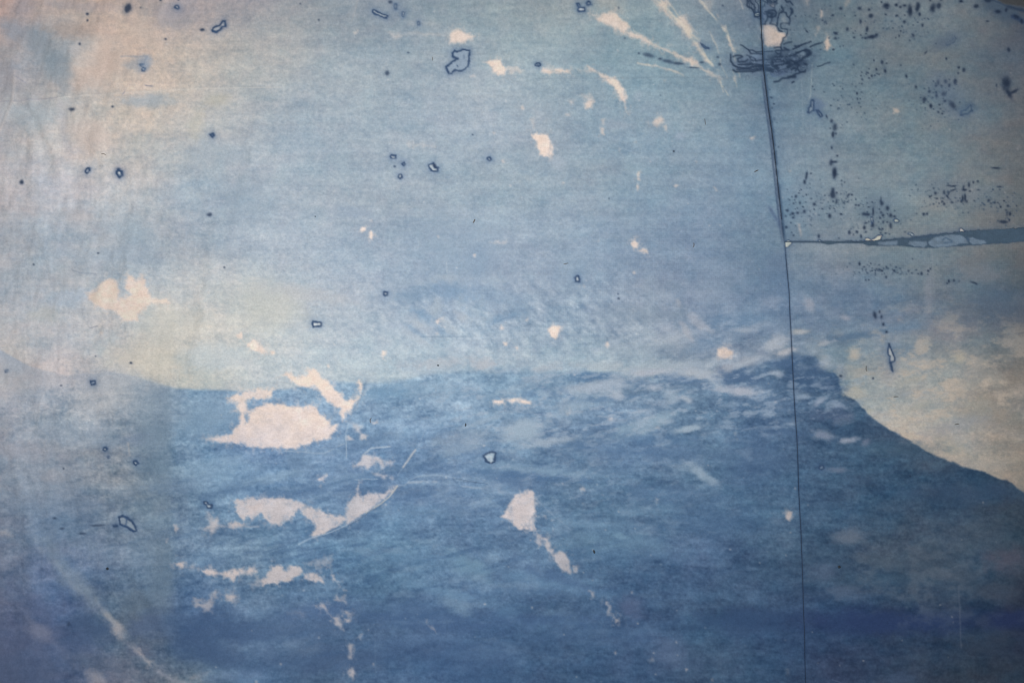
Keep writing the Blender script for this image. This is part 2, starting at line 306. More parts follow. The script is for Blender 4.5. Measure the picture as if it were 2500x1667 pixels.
for q in ["130,70,90,50,-25,164,170,178,.8","200,160,70,36,-25,168,170,176,.8","560,60,70,26,-15,146,158,166,.7","820,160,50,50,-30,166,166,160,.75","740,1320,40,22,10,150,160,168,.0","900,50,90,34,10,134,148,158,.6","1350,250,90,60,20,150,154,156,.7",
 "1750,200,50,50,30,172,164,150,.75","1900,240,70,80,-30,158,152,146,.6","1450,50,40,36,0,148,152,152,.6","560,240,50,45,40,150,160,170,.8","640,270,110,34,10,140,154,166,.6","820,500,100,50,5,170,168,160,.85","1350,390,120,30,-12,160,158,150,.6",
 "1750,480,60,60,40,170,158,146,.6","1130,520,260,34,-6,152,154,154,.45","960,670,28,26,30,170,168,156,.7","350,540,75,26,-8,108,130,152,.8","500,590,60,26,-35,104,122,146,.7","720,740,90,40,-20,100,116,140,.6","690,620,60,30,10,86,108,136,.6",
 "540,880,90,44,15,118,132,152,.75","750,930,55,24,-12,124,134,150,.8","910,950,40,30,-30,110,120,144,.7","620,700,160,50,0,76,92,124,.5","130,330,60,36,10,120,138,156,.6","680,1190,90,22,0,104,116,140,.6","60,560,150,130,0,104,130,160,.4",
 "1750,800,420,60,-18,130,136,146,.4","1700,1000,180,60,30,158,154,142,.45","2300,480,60,60,0,158,148,140,.55","2120,700,70,60,0,150,138,128,.5","2200,860,180,40,18,142,138,134,.5","1950,640,220,90,0,140,138,130,.4","1560,1150,70,34,0,72,100,124,.5",
 "1250,120,120,60,0,98,120,140,.5","2250,60,150,60,0,110,118,124,.4","1400,620,120,30,-20,150,152,146,.4","2050,380,120,60,0,156,150,142,.5","300,250,170,100,0,58,84,116,.5","1800,1400,420,90,0,44,68,98,.5","1250,1000,420,60,0,50,80,104,.4"]:
    v = q.split(','); G('c4', v[0]+','+v[1], float(v[2]), float(v[3]), float(v[4]), tuple(map(int, v[5:8])), float(v[8]))
for q in ["2050,380,180,120,0,104,110,116,.35","1700,250,260,90,-10,138,136,136,.4","1600,600,240,80,0,128,128,134,.35","1800,620,200,90,0,96,110,124,.4","500,700,260,40,-8,138,150,160,.5","1950,950,170,70,0,116,118,126,.5","1150,800,400,70,0,102,122,138,.4",
 "1700,1450,260,80,0,132,128,134,.45","1200,1420,240,40,-6,100,124,148,.5","1480,1150,36,200,0,130,136,148,.45","1880,800,160,90,0,120,116,118,.4","2150,1250,300,160,0,78,96,118,.5","420,1220,40,60,-30,156,160,172,.7","740,1330,50,26,12,152,156,168,.7","330,1460,75,26,-3,156,158,158,.8",
 "600,1300,60,40,0,124,140,160,.5","950,1410,50,40,0,126,142,160,.5","80,1190,80,50,0,138,152,172,.6","130,1540,80,50,-20,156,164,176,.7","800,1500,260,30,-8,76,102,130,.6","120,900,130,200,0,104,126,152,.4","1000,250,300,160,0,118,136,148,.3"]:
    v = q.split(','); G('b4', v[0]+','+v[1], float(v[2]), float(v[3]), float(v[4]), tuple(map(int, v[5:8])), float(v[8]))
for q in ["1620,1240,40,90,40,166,180,194,.6","1450,1380,90,36,35,170,182,196,.6","1840,1330,70,26,45,172,184,198,.6","2120,1220,60,36,40,160,176,194,.6","1700,980,120,24,0,160,176,190,.5","1830,1180,24,50,-10,158,176,194,.5","2030,1170,22,60,0,156,174,192,.5","1430,1510,130,26,30,170,182,194,.5",
 "1800,1080,260,60,0,124,154,182,.2","1980,900,120,200,0,124,154,182,.25","1400,1150,140,50,0,120,150,176,.5","2250,1330,150,30,-12,104,138,168,.5","900,400,160,60,0,138,158,180,.4"]:
    v = q.split(','); G('b2', v[0]+','+v[1], float(v[2]), float(v[3]), float(v[4]), tuple(map(int, v[5:8])), float(v[8]))
for q in ["1700,1380,150,40,35,172,176,186,.6","1590,1460,90,26,60,176,178,186,.6","1520,1200,24,40,-20,170,174,182,.6","2100,1440,90,24,5,158,168,182,.6","1850,1050,260,180,20,152,164,180,.3","2000,1350,200,60,0,96,126,156,.6","1550,1300,60,60,60,118,138,158,.6","600,900,160,160,0,128,154,176,.35","1200,1300,300,60,0,132,150,166,.4","1450,1500,160,60,0,172,178,186,.4","1300,1100,200,100,0,154,168,182,.35"]:
    v = q.split(','); G('b3', v[0]+','+v[1], float(v[2]), float(v[3]), float(v[4]), tuple(map(int, v[5:8])), float(v[8]))

for t, ls in (('n', "720,510,35,60,20,170,186,198,.6;915,440,35,55,-10,168,184,196,.55;590,650,66,28,35,178,190,200,.65;940,580,70,26,40,176,188,198,.6;810,660,100,34,30,176,188,198,.55;530,740,90,24,30,178,192,204,.6;1100,450,20,55,8,164,182,196,.5;1170,490,60,30,25,164,180,194,.5;830,265,130,36,0,170,184,196,.45;600,310,190,30,0,166,182,196,.45;1050,560,90,24,40,164,182,196,.5;1330,440,32,26,0,160,178,194,.5;1420,330,44,28,0,160,178,194,.4;1180,280,110,24,5,162,180,194,.45;1100,970,90,40,0,188,188,194,.6;740,960,280,34,-5,188,190,196,.5;1640,1000,120,34,-8,184,188,194,.5;2050,990,210,36,0,178,184,190,.5;850,380,130,60,20,126,156,184,.55;640,590,110,36,35,122,154,184,.55;1250,430,200,90,10,130,158,184,.35;1270,600,120,22,-20,128,158,186,.5;560,705,100,16,35,130,160,188,.5;760,690,70,18,40,132,160,186,.5;2200,540,170,60,0,122,144,166,.4;300,1210,190,50,0,104,142,176,.6;1990,1070,150,30,-3,78,114,152,.7;1480,1210,80,26,0,90,124,160,.6;1640,1190,90,18,25,92,124,160,.6;1820,1230,80,18,35,90,122,158,.6;2100,1250,300,22,-5,84,116,152,.6;1500,1110,260,40,-20,140,162,184,.45;1150,1420,270,22,-18,148,168,188,.6;1400,1490,180,50,-12,150,170,190,.6;1880,1300,110,50,-50,142,164,186,.55;2050,1150,190,36,-12,162,174,188,.55;2200,1210,60,34,0,166,176,190,.6"),
 ('q', "60,980,120,40,-5,152,168,188,.6;450,870,180,22,-6,172,178,190,.7;850,880,150,34,10,172,180,190,.7;950,920,90,32,40,168,178,190,.7;1240,790,150,20,-22,166,176,188,.75;1480,630,95,30,-20,170,178,188,.7;1570,700,85,22,-15,182,182,186,.75;1690,540,60,16,-8,166,170,176,.75;1900,625,60,18,-15,162,166,174,.65;2130,720,40,34,-35,172,168,162,.7;1880,800,40,44,0,162,170,176,.7;490,990,48,18,5,172,180,194,.8;190,1060,40,18,0,162,174,188,.6;750,1085,42,16,20,162,174,188,.7;630,1060,60,30,40,144,164,184,.55;1050,1010,60,18,5,162,172,188,.75;1220,1030,110,24,5,168,174,188,.75;1700,1070,70,20,-3,132,150,174,.75;1840,1110,60,18,-35,128,142,166,.7;2000,1140,60,20,10,114,134,162,.6;1500,880,50,20,10,150,162,180,.65;1870,1380,70,30,10,124,134,158,.6;2080,1420,60,18,-10,136,146,166,.75;1230,520,60,14,5,154,168,184,.6;1350,480,74,22,-20,150,162,178,.5;400,1280,230,30,-18,138,162,182,.55;780,1330,95,15,-8,152,170,188,.65;1340,1090,60,20,20,134,152,176,.55;1120,1130,90,24,-15,132,152,176,.5;1400,1320,110,12,0,128,148,172,.5;1180,905,170,52,0,72,100,136,.8;1560,795,110,34,-15,68,96,132,.75;700,930,220,22,5,82,112,146,.7;380,960,110,30,0,82,112,146,.6;50,890,80,18,0,86,118,152,.6;1780,890,190,80,0,60,88,124,.6;1150,440,160,44,0,112,138,164,.5;740,400,16,60,-20,110,130,152,.6;500,1420,190,34,0,74,108,146,.6;800,1410,95,22,0,78,110,146,.6;1900,980,160,50,0,58,84,120,.6;1450,1350,260,24,5,70,98,134,.6"),
 ('r', "650,330,115,40,-15,144,164,184,.6;1010,230,110,50,-25,150,170,188,.6;1100,310,150,18,-10,154,170,188,.7;900,440,150,28,0,120,150,176,.5;1100,470,170,16,5,118,148,174,.55;2030,480,95,24,35,136,156,176,.75;1700,200,170,24,-20,134,160,182,.5;1960,220,105,16,-12,142,162,182,.6;1560,840,55,14,20,112,146,172,.6;680,1000,120,40,30,104,140,168,.6;560,1160,220,24,15,102,136,168,.6;900,1290,60,60,0,90,124,158,.5;300,960,270,50,5,94,130,164,.45;1100,1100,310,24,12,92,126,160,.5;420,1440,180,34,-5,86,116,154,.5;750,1500,160,34,0,84,114,150,.5;1700,950,300,34,0,80,112,146,.4;1000,490,360,18,5,70,104,144,.65;1200,1080,170,34,20,70,98,136,.65;500,1340,420,40,5,60,88,128,.6;1100,1320,370,34,0,60,88,128,.55;1800,600,300,60,0,72,102,138,.5;2100,760,260,80,0,64,96,132,.5;2200,1320,260,50,0,42,68,104,.6;250,460,210,16,-10,82,114,150,.6;600,480,260,13,8,78,110,148,.6;1500,340,260,18,5,76,108,146,.6;100,320,150,24,-25,88,118,154,.6;1300,760,200,26,5,100,134,164,.4;1550,700,220,24,0,96,130,160,.45;400,700,250,40,0,84,118,152,.4")):
    for qq in ls.split(';'):
        v = qq.split(','); G(t, v[0]+','+v[1], float(v[2]), float(v[3]), float(v[4]), tuple(map(int, v[5:8])), float(v[8]), nz=.75)
# scattered cloud dabs on the slope
dn = fbm(XX*.98+YY*.2, YY, 50, 24, 131, 5, .62)
dreg = np.clip(reg(1600, 980, 520, 130)+.8*reg(1930, 790, 330, 80)+.7*reg(1150, 800, 420, 90)+.4*reg(1500, 1250, 500, 150), 0, 1)*1.0
a = sst(.55, .76, dn)*dreg*.5
mixin((slice(None), slice(None)), (158, 172, 190), a)
dn2 = fbm(XX+YY*.3, YY, 52, 26, 141, 5, .68); creg = reg(2300, 960, 260, 190, 3)*(1-mm)
mixin((slice(None), slice(None)), (184, 170, 156), sst(.48, .7, dn2)*creg*.65)
dn3 = fbm(XX, YY, 70, 40, 151, 5, .65)
mixin((slice(None), slice(None)), (98, 108, 122), sst(.5, .72, dn3)*reg(2250, 1400, 260, 150)*.4*mm)
dn4 = fbm(XX, YY, 110, 16, 161, 5, .6, rot=-.25)
G('d2','1500,1300',900,120,0,(52,78,116),.4); G('d1','150,1450',420,130,0,(66,82,114),.5); G('d2','-100,1350',500,120,5,(58,82,118),.4)
mixin((slice(None), slice(None)), (56, 88, 128), sst(.52, .75, dn4)*reg(900, 1350, 620, 260)*.45*mm)
dn5 = fbm(XX+YY*.4, YY, 60, 22, 171, 5, .6)
mixin((slice(None), slice(None)), (136, 160, 184), sst(.54, .76, dn5)*reg(1100, 1250, 600, 330)*.35*mm)

g_ = C.mean(-1, keepdims=True); mk = (mm*sst(2500, 1500, XX)*sst(300, 800, XX))[..., None]
C += mk*((g_-C)*.05+np.array((7, 7, 6))); C += (mm[..., None]-mk)*((g_-C)*.12*mm[..., None])
ce = (reg(1300, 500, 620, 330, 3)*(1-mm))[..., None]; C += ce*np.array((1, -1, 0))
# ---- worn patches (print gone) -------------------------------------------------------
B = 'bare_patch'
P('b1','800,1180 770,1120 870,1090 900,1030 960,990 1020,985 1060,1040 1070,1110 1062,1170 1110,1155 1180,1125 1140,1070 1130,1010 1160,955 1200,960 1215,1000 1260,980 1290,950 1310,1010 1325,1090 1350,1165 1440,1175 1490,1160 1508,1210 1450,1205 1350,1195 1290,1260 1240,1310 1225,1360 1100,1350 1040,1290 960,1260 870,1230',name=B,soft=4,wob=7)
P('c1','2205,60 2250,35 2310,70 2360,110 2385,160 2330,160 2250,130 2215,95',name=B); P('c1','2120,-10 2160,-20 2165,15 2140,30',name=None,al=.9)
P('c1','2020,560 2150,520 2210,480 2330,470 2440,470 2420,540 2340,560 2220,560 2190,620 2240,680 2180,700 2100,660 2120,600',name=B,soft=5,wob=11,al=.9,erode=.3)
P('c2','-100,640 -60,760 0,640 130,590 250,610 480,625 560,620 600,690 660,750 680,800 750,780 740,830 690,900 600,930 480,960 380,1000 150,995 0,985 -150,960 -270,945 -420,920 -300,900 -200,860 -130,780 -120,700',name=B,soft=3.5,wob=9)
P('c1','1830,910 1950,920 2080,935 2090,950 1960,945 1880,925',al=.7,soft=4)
P('c2','250,340 330,320 400,370 480,350 480,290 540,290 590,350 640,380 740,480 800,540 830,580 890,560 940,520 930,450 920,420 950,395 970,430 960,500 930,560 870,640 840,690 790,750 770,680 760,640 690,600 640,560 590,490 540,450 460,460 380,430 320,370',name=B,soft=4,wob=8)
P('c2','865,770 960,790 960,870 900,860',al=.55,wob=8,soft=5); P('c2','820,900 850,890 900,930 830,930',al=.7); P('c2','950,920 960,880 1005,890 990,930',al=.7)
P('c2','880,1160 950,1100 970,1060 1060,1065 1110,1075 1150,1090 1150,1180 1130,1190 1115,1110 1060,1150 1020,1200 980,1150',name=B,al=.75,soft=3,wob=6)
P('c2','1150,1160 1160,1110 1250,1105 1240,1140 1180,1160',al=.55,soft=4); P('c2','1050,1215 1180,1235 1170,1260 1080,1245',al=.6); P('c2','1200,1230 1240,1250 1220,1270',al=.5)
P('c2','580,1270 620,1225 650,1225 640,1260 590,1290',name=B); P('c2','580,1330 620,1310 600,1350',al=.4)
P('c2','800,1600 850,1470 900,1400 940,1300 930,1380 950,1430 1050,1390 1180,1390 1260,1330 1280,1330 1210,1410 1100,1500 1000,1560 900,1640 830,1680 810,1640',name=B,al=.82,soft=3,wob=7)
P('d2','-190,-60 -100,-80 0,-85 150,-85 350,-70 470,-20 560,20 700,70 800,80 830,110 780,150 640,230 540,265 500,250 560,170 400,30 280,140 240,165 150,150 80,100 40,30 -20,60 -90,130 -110,100',name=B,al=.88,soft=3,wob=7)
P('c2','1130,590 1130,570 1225,565 1225,600',al=.0)
P('c2','2130,575 2225,565 2225,600 2140,600',name=B,wob=4); P('c2','2260,570 2330,560 2300,600 2280,590',al=.85,wob=4); P('c3','30,560 90,555 200,575 200,605 110,595 40,590',name=B,wob=4); P('c3','-20,560 20,570 10,585',al=.8)
P('d1','1560,480 1620,482 1660,500 1655,535 1610,535 1575,515',name=B,soft=3.5); P('d1','1670,520 1750,515 1755,545 1700,555',al=.55,soft=5,wob=9)
P('d1','1790,550 1850,540 1900,545 1950,580 1980,580 2060,555 2170,550 2280,548 2285,585 2160,605 2110,620 2075,650 2020,620 1960,600 1900,605 1830,590',name=B,soft=4)
P('d1','1850,50 1870,60 1890,110 1950,90 1955,160 1930,210 1880,225 1820,200 1870,150',name=B,al=.75,soft=5,wob=8); P('d1','2035,150 2100,135 2200,150 2120,180 2050,175',name=B,al=.9)
P('d2','-350,150 -200,160 -60,165 50,160 40,185 -100,180 -300,175',al=.45,wob=6); P('d1','1565,150 1590,150 1600,190 1580,210 1565,190',al=.7)
P('d1','1480,290 1500,285 1500,300 1485,305',al=.6); P('d1','1720,810 1800,830 1850,850 1900,760 1950,740 1940,790 1900,850 1880,910 1900,930 1850,920 1780,890 1740,880',al=.6,soft=5,wob=11,erode=.3)
P('d1','2000,780 2060,755 2110,790 2080,830 2030,845 2010,820',name=B,al=.85,soft=5); P('d1','2230,680 2290,650 2340,640 2330,690 2260,730',al=.5,soft=6,wob=9)
P('d2','60,650 110,620 140,550 160,515 240,525 290,560 300,530 370,510 430,530 450,570 390,610 340,650 200,680 130,680 90,700',name=B,al=.88,soft=3,wob=8)
P('d2','450,600 500,570 570,590 620,650 625,670 500,655 460,625',name=B,al=.85); P('d2','450,500 560,470 640,450 690,455 690,510 640,530 580,540 500,560 530,520',al=.42,soft=5,wob=14,erode=.6)
P('d2','680,590 720,590 740,650 775,685 720,650 690,620',al=.8,name=B); P('d2','800,730 830,735 820,745',al=.6); P('d2','710,810 750,760 770,800 820,790 815,850 770,830 720,820',al=.65,wob=9,soft=4)
P('d2','570,870 610,845 650,890 660,940 700,970 760,970 770,1010 800,1040 795,1080 740,1050 720,1000 650,930 600,900',name=B,al=.72,soft=4,wob=8); P('d2','810,930 840,920 860,945 840,970 820,960',al=.75,name=B); P('d2','805,990 850,980 860,1010 830,1020',al=.75,name=B)
P('d2','830,1230 860,1210 890,1220 885,1290 870,1350 855,1340 845,1270',name=B,al=.72,soft=4,wob=6); P('d2','845,1450 870,1425 895,1440 900,1500 880,1520 850,1490',name=B,al=.75,soft=4); P('d2','905,1165 960,1120 975,1130 955,1190 940,1170',al=.35,wob=8)
P('d2','1555,1050 1590,1045 1610,1080 1630,1115 1580,1090',al=.5); P('d2','1530,1000 1550,1005 1550,1030',al=.4); P('d2','1060,1390 1072,1382 1072,1405',al=.7,wob=2); P('d2','300,940 400,930 440,920 440,970 380,960',al=.25,soft=8,wob=12)
P('d3','-60,80 0,0 40,-60 60,-110 130,-130 180,-170 230,-120 245,-60 245,60 240,215 160,205 80,200 50,160 40,120 0,120',name=B,al=.95,soft=3,wob=7)
P('d3','260,240 300,240 305,330 275,370 250,310',al=.6,wob=7); P('d3','310,270 340,260 370,310 380,360 410,410 430,400 460,385 520,400 540,470 555,540 565,585 500,580 450,520 400,440 340,380',name=B,al=.78,soft=3.5,wob=8)
P('d3','580,520 625,525 625,560 590,580 580,560',al=.75); P('d3','720,745 755,745 770,790 755,815 735,780',al=.6); P('d3','870,850 895,850 910,900 930,950 900,950 880,900',al=.6,name=B); P('d3','945,975 975,980 990,1030 960,1035 945,1000',al=.72,name=B)
P('d3','945,1290 958,1280 970,1295 955,1308',al=.65,wob=2); P('d3','1255,1345 1275,1325 1300,1360 1270,1370',al=.5,soft=5); P('d3','1580,1435 1595,1440 1585,1460',al=.7,wob=2); P('d3','1810,1530 1825,1520 1828,1545 1812,1548',al=.65,wob=2); P('d3','1095,750 1110,748 1112,765 1098,766',al=.8,wob=1); P('d3','310,80 330,70 350,100 330,105',al=.5); P('d3','370,105 400,110 380,120',al=.5); P('d3','400,190 415,195 408,210',al=.6)
P('d4','205,65 230,30 265,40 268,85 240,115 210,100',name=B,al=.95,wob=4); P('d4','215,1450 240,1445 240,1480 215,1480',al=.3,soft=6)
P('c3','1855,120 1900,102 1960,110 2000,150 1980,195 1900,200 1860,180',name=B,al=.95,soft=3,wob=4); P('b3','360,1430 390,1410 460,1405 462,1460 445,1500 420,1525 375,1490',name=B,al=.93,soft=3,wob=4)
P('c3','865,80 885,60 900,85 885,105',al=.8,wob=2); P('c3','70,100 90,90 95,115 80,122',al=.75,wob=2); P('c3','515,690 555,650 570,670 530,695',al=.6,soft=4); P('c3','885,725 935,715 930,740 905,760',al=.65,wob=3,name=B); P('c3','635,1350 665,1338 690,1350 680,1370 645,1368',al=.75,wob=2,name=B)
P('c3','1300,1460 1320,1440 1345,1460 1325,1485',al=.5,soft=4); P('c3','2005,855 2020,848 2030,870 2015,885',al=.55,wob=2); P('c3','1310,820 1330,810 1345,825 1325,832',al=.4); P('c3','835,1410 848,1405 848,1416',al=.6,wob=1)
P('c2','1140,180 1150,140 1185,130 1180,165 1150,190',name=B,al=.93,wob=4); P('c2','2220,60 2250,60 2250,85 2230,85',al=.8,wob=3); P('c2','660,265 675,260 675,278 662,280',al=.9,wob=1); P('c2','150,135 180,130 185,160 160,170',al=.9,wob=3); P('c2','1040,760 1060,770 1100,750 1110,775 1060,785',al=.75,wob=4)
P('b2','950,560 965,530 1000,525 990,560 965,578',name=B,al=.95,wob=4); P('b2','1020,590 1040,560 1065,600 1055,640 1035,625',name=B,al=.95,wob=4); P('b2','1035,470 1050,455 1048,480',al=.6,wob=2); P('b2','1952,775 1970,768 1972,795 1955,795',al=.9,wob=2); P('b2','1632,605 1645,603 1645,625',al=.8,wob=1)
P('b2','1615,1355 1665,1335 1650,1360 1640,1385 1625,1375',al=.85,wob=4,name=B); P('b2','2190,1420 2205,1400 2222,1435 2195,1440',al=.85,wob=2); P('b2','1622,1470 1635,1465 1642,1478 1628,1484',al=.85,wob=1); P('b2','2100,660 2200,655 2250,650 2240,672 2160,680',al=.4,soft=4); P('b2','2225,1555 2250,1560 2250,1590 2225,1585',al=.6,wob=2)
P('b3','1145,60 1160,45 1172,60 1170,110 1150,105',al=.7,wob=3,name=B); P('b3','1145,150 1155,140 1162,190 1152,205 1143,180',al=.75,wob=2); P('b3','1475,165 1500,145 1515,160 1490,185',al=.65,wob=4); P('b3','1825,170 1848,170 1855,205 1840,200',al=.65,wob=3)
P('b3','1095,685 1110,655 1130,640 1160,670 1155,715 1120,715 1100,700',name=B,al=.9,wob=4); P('b3','1165,735 1200,715 1240,745 1245,770 1190,755',name=B,al=.8,wob=5); P('b3','1112,928 1125,920 1132,938 1118,945',al=.7,wob=1); P('b3','160,1350 180,1340 178,1355 165,1360',al=.85,wob=1); P('b3','790,650 805,640 810,655 795,662',al=.4,wob=2); P('b3','485,130 500,130 498,142 488,142',al=.7,wob=1)
P('b3','870,1560 890,1550 895,1575 875,1575',al=.8,wob=2); P('b3','630,1045 642,1050 636,1062',al=.5,wob=1); P('b3','675,1045 688,1055 680,1065',al=.5,wob=1); P('b1','890,1455 915,1453 918,1478 893,1478',al=.9,wob=2); P('b1','945,1290 970,1290 960,1305',al=.6,wob=2); P('b1','1340,1440 1340,1440 1341,1441',al=0)
P('a2','1750,290 1790,265 1820,260 1890,300 1970,330 1900,360 1870,390 1740,395',name=B,al=.88,wob=5,soft=4); P('a2','1200,300 1290,300 1300,350 1240,355',al=.45,soft=6,wob=8); P('a2','890,300 940,265 940,290 900,320',al=.5,wob=6); P('a2','1310,310 1500,305 1730,310 1730,330 1500,330',al=.3,soft=5,wob=8); P('a2','1350,200 1650,200 1640,240 1450,230',al=.18,soft=9,wob=12)
P('a2','2065,560 2120,545 2180,540 2210,580 2250,630 2235,670 2170,675 2120,650 2115,600',name=B,al=.98,wob=5); P('a2','2250,600 2340,580 2400,630 2330,650 2260,650',al=.45,soft=4,wob=11,erode=.4); P('a2','1925,690 1965,665 1965,690',al=.75,wob=3)
P('a2','2120,1180 2150,1185 2135,1210',al=.5,wob=2); P('a2','2205,1430 2225,1422 2230,1450 2210,1455',al=.7,wob=2); P('a2','1360,1290 1480,1285 1600,1300 1500,1320 1400,1315',al=.3,soft=5,wob=12,erode=.5)
P('a3','295,640 320,600 360,625 530,620 550,650 400,655 310,655',name=B,al=.9,wob=6,soft=3.5); P('a3','600,620 700,620 760,640 700,650',al=.45,soft=5,wob=9,erode=.3)
P('a3','700,590 730,600 770,640 850,670 900,700 950,695 1000,750 1040,810 1055,870 1050,920 1045,1010 1040,930 1000,900 965,840 940,780 880,730 800,670 750,640',name=B,al=.95,wob=5,soft=3.5)
P('a3','720,130 800,160 850,120 950,110 1000,160 1040,190 1085,250 1060,275 1180,320 1240,350 1290,400 1400,440 1500,480 1560,510 1640,510 1700,580 1760,620 1850,680 1870,700 1800,670 1720,600 1650,590 1560,540 1450,480 1330,430 1230,390 1130,350 1040,310 940,260 880,235 800,190',name=B,al=.88,wob=8,soft=4.5,erode=.12)
P('a3','1280,-30 1330,50 1360,0 1420,0 1440,50 1410,90 1440,140 1500,190 1540,130 1600,200 1650,290 1620,350 1580,300 1540,260 1500,215 1420,160 1370,110 1330,60',name=B,al=.78,wob=9,soft=5,erode=.3)
P('a3','1640,385 1700,380 1720,460 1760,530 1815,580 1760,545 1710,470 1680,420',name=B,al=.85,wob=6,soft=4); P('a3','1150,570 1300,580 1440,620 1560,680 1430,630 1300,600',al=.5,wob=4,soft=3,erode=.2)
P('a3','1950,320 1975,330 1990,400 2020,460 2000,465 1970,410',name=B,al=.7,wob=5); P('a3','1700,20 1820,0 1810,60 1800,120 1750,80',al=.35,soft=6,wob=12,erode=.4); P('a3','1855,140 1870,135 1870,165',al=.7,wob=2); P('a3','1890,220 1930,230 1935,290 1910,260',al=.5,wob=6); P('a3','1820,320 1850,380 1880,480 1840,400',al=.25,wob=4); P('a3','2000,680 2030,680 2030,730 2010,720',al=.45,wob=4)
P('a3','675,925 710,900 750,870 770,910 740,960 690,975',name=B,al=.85,wob=5,soft=4); P('a3','540,900 590,895 590,930 550,930',al=.5,soft=5); P('a3','640,860 740,850 760,900 680,900',al=.4,soft=6,wob=9); P('a3','115,950 135,945 140,980 122,978',al=.75,wob=2); P('a3','510,1020 555,1015 550,1035 520,1035',al=.5,wob=3)
P('a3','825,1080 860,1060 860,1110 835,1120',al=.5,wob=5); P('a3','830,1150 850,1150 855,1205 830,1200',al=.75,wob=3,name=B); P('a3','205,1190 270,1195 350,1190 375,1270 400,1330 400,1370 375,1400 290,1390 270,1340 255,1260 215,1235',name=B,al=.98,wob=5); P('a3','205,1060 240,1060 235,1130 215,1130',al=.35,soft=5,wob=8)
P('a3','1280,1100 1330,1050 1360,1030 1385,1060 1370,1110 1340,1135 1300,1115',name=B,al=.72,wob=5,soft=4); P('a3','1375,1130 1410,1110 1420,1180 1395,1160',al=.6,wob=4); P('a3','1120,1270 1140,1250 1145,1275',al=.55,wob=3); P('a3','2155,1225 2190,1220 2185,1245 2165,1245',al=.6,wob=3); P('a3','1660,1440 1685,1435 1680,1455',al=.6,wob=3); P('a3','975,1360 1000,1320 995,1370',al=.35,wob=6); P('a3','1150,1540 1170,1530 1170,1570',al=.5,wob=3); P('a3','1380,720 1405,720 1400,730',al=.5,wob=2)
G('a3','900,40',120,60,20,(190,178,165),.3); G('a3','960,1120',120,40,0,(165,175,188),.4); G('a3','450,1470',60,60,0,(176,186,198),.5); G('a3','1530,1220',40,35,0,(160,172,190),.5); G('a3','1150,860',40,30,-40,(165,178,192),.4)
P('e','690,740 870,730 1080,760 1120,880 1180,950 1330,970 1380,1060 1300,1090 1280,1180 1230,1290 1220,1350 1000,1360 870,1360 740,1280 700,1080 700,800',name=B,al=.95,wob=2,soft=2.5,wsc=8)
P('a4','560,380 580,330 600,360 615,410 580,460 565,430',name=B,al=.95,wob=3); P('a4','515,100 530,100 535,150 520,165',al=.7,wob=3); P('a4','370,0 410,0 415,80 380,50',al=.45,wob=8,soft=5); P('a4','735,0 790,0 770,50 740,60',al=.45,wob=8,soft=5); P('a4','490,240 520,250 490,300',al=.4,wob=4); P('a4','470,310 480,310 475,330',al=.4,wob=2)
P('a4','1160,980 1190,965 1230,1000 1200,1015 1170,1005',name=B,al=.8,wob=4); P('a4','235,1520 260,1525 245,1540',al=.7,wob=3); P('b4','320,500 335,500 355,600 345,610',al=.6,wob=2); P('b4','1330,1310 1390,1340 1390,1400 1350,1370',al=.0)
P('c4','210,1560 260,1560 265,1600 215,1600',al=0)
P('c1','2215,1510 2334,1490 2340,1560 2240,1640 2220,1590',al=.85,wob=5)
P('c1','-20,1240 10,1260 12,1360 -20,1390',al=.8,wob=4); P('d1','-20,190 60,210 120,260 80,265 -20,250',al=.45,soft=6)
G('d1','1000,1000',90,26,45,(142,146,152),.8); G('d1','1060,1080',50,70,-20,(158,154,158),.75); P('d1','1180,1250 1250,1265 1300,1350 1355,1365 1330,1410 1290,1370 1230,1300',name=B,al=.68,soft=5,wob=6); P('d1','770,1460 860,1455 940,1530 1000,1600 820,1600',name=B,al=.45,soft=8,wob=9)
P('d1','1410,1450 1480,1500 1580,1510 1640,1570 1500,1560',al=.35,soft=7,wob=9); P('d1','1700,1510 1800,1480 1860,1450 1850,1490 1780,1530 1700,1540',al=.35,soft=6,wob=12,erode=.3); G('d1','380,1120',130,60,35,(124,128,146),.5); G('d1','2100,1500',260,50,0,(108,130,162),.4)
P('d1','850,820 905,880 960,960 1040,1060 1100,1160 1160,1220 1120,1210 1040,1130 960,1010 880,920',al=.26,soft=9,wob=12,erode=.6); G('d1','480,420',170,60,58,(124,140,158),.45); G('d1','650,620',190,80,55,(128,142,156),.5); G('d1','790,780',150,60,48,(126,140,152),.4)
LN('d1','310,240 360,380 480,480 560,560 640,700 760,800 860,850 960,960 1060,1100 1200,1240 1300,1370',10,(140,150,164),.3,brk=.5,soft=1,wob=9)
LN('d1','200,860 330,1060 500,1200 620,1340 760,1440 900,1560',16,(112,120,144),.3,brk=.48,soft=1,wob=12)
LN('d1','1380,1440 1480,1500 1600,1560 1700,1570',7,(140,146,162),.45,brk=.4,soft=1,wob=7)
for q_, w_, a_ in (("1280,-20 1400,90 1500,190 1580,270 1640,340 1720,460 1820,585",5,.6),("1330,-20 1430,110 1560,230 1690,360",4,.5),("1380,-20 1500,130 1640,290",3,.45),("1700,10 1790,110 1860,190 1930,280 1975,370 2020,470",4,.5),("1930,230 1990,420 2040,620 2060,700",2.4,.4),
    ("1850,690 1900,760 1960,850",2.6,.5),("1895,740 1912,830",2,.45),("1790,290 1850,400 1885,500 1900,600 1950,700",2.4,.35),("1690,340 1720,400 1740,480 1800,570",4,.55),("900,110 1080,250 1300,400 1560,520 1850,690",3,.35),("2060,0 2090,90",2,.4),("1150,570 1300,590 1440,620 1560,670",3,.55),("2000,640 2040,780",2,.35)):
    LN('a3', q_, w_, (212,202,186), a_, brk=.42, wob=7)
